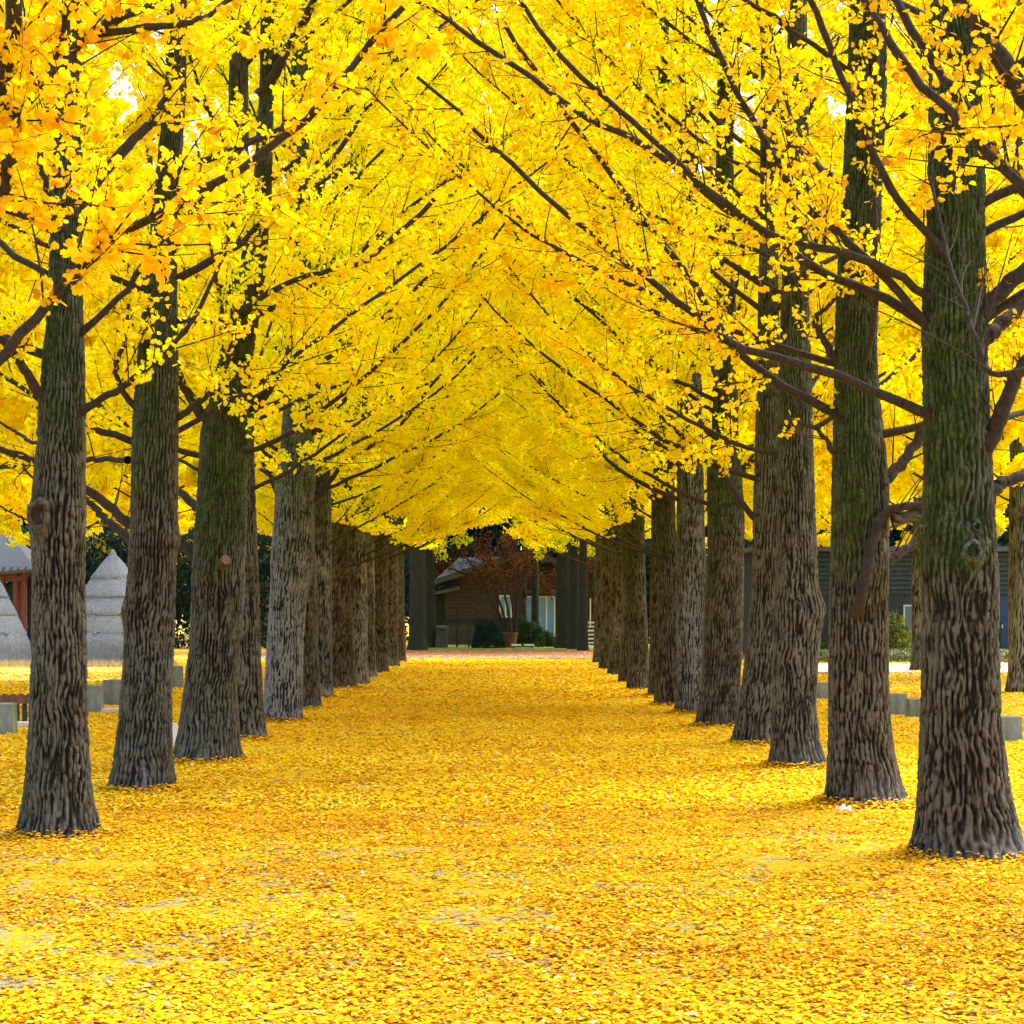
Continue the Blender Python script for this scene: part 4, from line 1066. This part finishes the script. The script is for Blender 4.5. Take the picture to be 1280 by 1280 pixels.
MB().box(X_(556), X_(652), -.09, -.042, Z_(779), Z_(774)).build('sill_band', M_TEAL, root)
MB().prism([(X_(545), Z_(731)), (X_(652), Z_(696)), (X_(765), Z_(722)), (X_(765), Z_(716)), (X_(652), Z_(688)), (X_(545), Z_(724))], -.7, 8.5).build('roof', M_TILE, root)
MB().prism([(X_(538), Z_(745)), (X_(575), Z_(737)), (X_(575), Z_(733)), (X_(538), Z_(741))], -.9, 5).build('lean_to_roof', M_TILE, root)
MB().box(X_(540), X_(556) - .01, .8, 5, -.05, Z_(746)).build('lean_to_wall', M_TEAL, root)
MB().prism([(X_(653), Z_(741)), (X_(697), Z_(741)), (X_(697), Z_(738)), (X_(653), Z_(738))], -1.2, 0).build('porch_roof', M_TILE, root)
# back wing whose bluish roof rises behind
MB().prism([(X_(530), Z_(726)), (X_(590), Z_(716)), (X_(640), Z_(690)), (X_(570), Z_(690))], 8.6, 12).build('back_roof', simple('blue_grey_tile', (.16, .19, .24), (.28, .32, .38), 12), root)
def window(pa, pb, ya, yb, name='window', pane=M_LGLASS, bars=1, frame=M_WHITE):
    a, c, zb, zt = X_(pa), X_(pb), Z_(yb), Z_(ya); t_ = .07
    fr = MB(); fr.box(a, a + t_, -.12, -.045, zb, zt).box(c - t_, c, -.12, -.045, zb, zt).box(a + t_, c - t_, -.12, -.045, zt - t_, zt).box(a + t_, c - t_, -.12, -.045, zb, zb + t_)
    for i in range(1, bars + 1):
        x = a + (c - a) * i / (bars + 1); fr.box(x - t_ / 2, x + t_ / 2, -.115, -.045, zb + t_, zt - t_)
    o = fr.build(name, frame, root); MB().box(a + t_, c - t_, -.08, -.044, zb + t_, zt - t_).build('pane', pane, o)
    return o
window(624, 640, 744, 772, bars=1)
o = window(656, 671, 745, 796, 'glass_door', bars=0); MB().box(X_(669), X_(669) + .05, -.16, -.121, 1.0, 1.3).build('handle', M_FRAME, o)
o = window(672, 694, 745, 796, 'glass_door', bars=1); MB().box(X_(674), X_(674) + .05, -.16, -.121, 1.0, 1.3).build('handle', M_FRAME, o)
window(737, 747, 748, 782, bars=0, pane=M_LGLASS)
MB().box(X_(652), X_(697), -1.2, -.05, -.05, .14).build('step', M_PLINTH, root)

# fence, planter, bench, bollards near the house
root = bpy.data.objects.new('metal_fence', None); COL.objects.link(root); d = 80; root.location = (0, d, 0)
tag(root, 'thin dark metal fence with tall post in front of the brick wall', 'fence')
M_METAL = simple('dark_metal', (.012, .018, .02), (.03, .04, .045), 8, .6)
XX = lambda px: P(px, 0, d)[0]; ZZ = lambda py: P(0, py, d)[2]
for px, top in ((571, 761), (586, 778), (599, 777), (558, 768), (545, 776)):
    MB().box(XX(px) - .04, XX(px) + .04, -.04, .04, -.05, ZZ(top)).build('post', M_METAL, root)
for ya in (780, 800): MB().box(XX(545), XX(600), -.015, .015, ZZ(ya) - .02, ZZ(ya) + .02).build('rail', M_METAL, root)
MB().box(XX(557), XX(571), -.015, .015, ZZ(766), ZZ(766) + .03).build('rail', M_METAL, root)
for k in range(18):
    x = XX(546) + (XX(599) - XX(546)) * k / 17
    MB().box(x - .008, x + .008, -.008, .008, ZZ(800), ZZ(780)).build('bar', M_METAL, root)
root = bpy.data.objects.new('planter_tub', None); COL.objects.link(root); q = P(637, 0, 79); root.location = (q[0], 79, 0)
tag(root, 'rusty brown planter tub at the foot of the leaning maple', 'planter')
MB().lathe([(.26, -.02), (.30, .3), (.33, .58), (.35, .60), (.35, .66), (.30, .66), (.28, .56)], n=20).build('tub', M_RUST, root, smooth=False)
MB().lathe([(.27, .555), (.15, .60), (.02, .61)], n=16).build('soil', M_DARKW, root)
root = bpy.data.objects.new('low_bench', None); COL.objects.link(root); q = P(655, 0, 77.5); root.location = (q[0], 77.5, 0)
tag(root, 'low white plank bench on the verge before the glass doors', 'bench')
for s in (-.33, .20): MB().box(s - .2, s + .22, -.12, .12, .12, .19).build('seat', M_WHITE, root)
for s in (-.42, .32): MB().box(s - .03, s + .03, -.1, .1, -.03, .118).build('leg', M_DARKW, root)
root = bpy.data.objects.new('stone_pedestal', None); COL.objects.link(root); q = P(552, 0, 79); root.location = (q[0], 79, 0)
tag(root, 'squat stone pedestal with a domed cap beside the dark trunks on the left', 'pedestal')
MB().box(-.27, .27, -.25, .25, -.05, .78, .03).build('shaft', M_PLINTH, root, bevel=.02)
MB().lathe([(.30, .785), (.33, .84), (.28, .92), (.1, .97)], n=18).build('cap', M_PLINTH, root)
root = bpy.data.objects.new('slatted_crate', None); COL.objects.link(root); q = P(740, 0, 78.5); root.location = (q[0], 78.5, 0)
tag(root, 'stack of white slats beside the last right-row trunk', 'slatted rack')
for s in (-.22, .22): MB().box(s - .03, s + .03, -.03, .03, -.05, 1.25).build('upright', M_DARKW, root)
for k in range(6): MB().box(-.26, .26, -.07, -.035, .2 + k * .17, .27 + k * .17).build('slat', M_WHITE, root)

# ------------------------------------------------------------------ light, sky, camera
SUN_EL, SUN_AZ = math.radians(60), math.radians(55)
w = bpy.data.worlds.new('World'); scene.world = w; w.use_nodes = True
t = w.node_tree; t.nodes.clear()
sky = t.nodes.new('ShaderNodeTexSky'); sky.sky_type = 'NISHITA'; sky.sun_disc = False
sky.sun_elevation = SUN_EL; sky.sun_rotation = SUN_AZ; sky.air_density = 1.0; sky.dust_density = 2.5; sky.ozone_density = 1.0
bg = t.nodes.new('ShaderNodeBackground'); bg.inputs[1].default_value = .15
o = t.nodes.new('ShaderNodeOutputWorld'); t.links.new(sky.outputs[0], bg.inputs[0]); t.links.new(bg.outputs[0], o.inputs[0])
sd = bpy.data.lights.new('sun', 'SUN'); sd.energy = 1.5; sd.angle = math.radians(35); sd.color = (1, .96, .9)
so = bpy.data.objects.new('sun', sd); COL.objects.link(so)
from mathutils import Vector
S = Vector((math.sin(SUN_AZ) * math.cos(SUN_EL), math.cos(SUN_AZ) * math.cos(SUN_EL), math.sin(SUN_EL)))
so.rotation_euler = S.to_track_quat('Z', 'Y').to_euler()

cd = bpy.data.cameras.new('camera'); cam = bpy.data.objects.new('camera', cd); COL.objects.link(cam)
cd.sensor_width = 36; cd.sensor_fit = 'HORIZONTAL'; cd.lens = F / 1280 * 36
cd.shift_x = (640 - VX) / 1280; cd.shift_y = (VY - 640) / 1280
cam.location = (0, 0, EH); cam.rotation_euler = (PI / 2, 0, 0); cd.clip_end = 2000; cd.clip_start = .1
scene.camera = cam
scene.view_settings.view_transform = 'Standard'; scene.view_settings.look = 'None'
scene.view_settings.exposure = 2.0; scene.view_settings.gamma = 1
c = scene.cycles
c.max_bounces = 14; c.diffuse_bounces = 10; c.transmission_bounces = 8; c.glossy_bounces = 2
c.use_denoising = True; c.caustics_reflective = False; c.caustics_refractive = False
c.sample_clamp_indirect = 8
print('done', time.time() - T0)
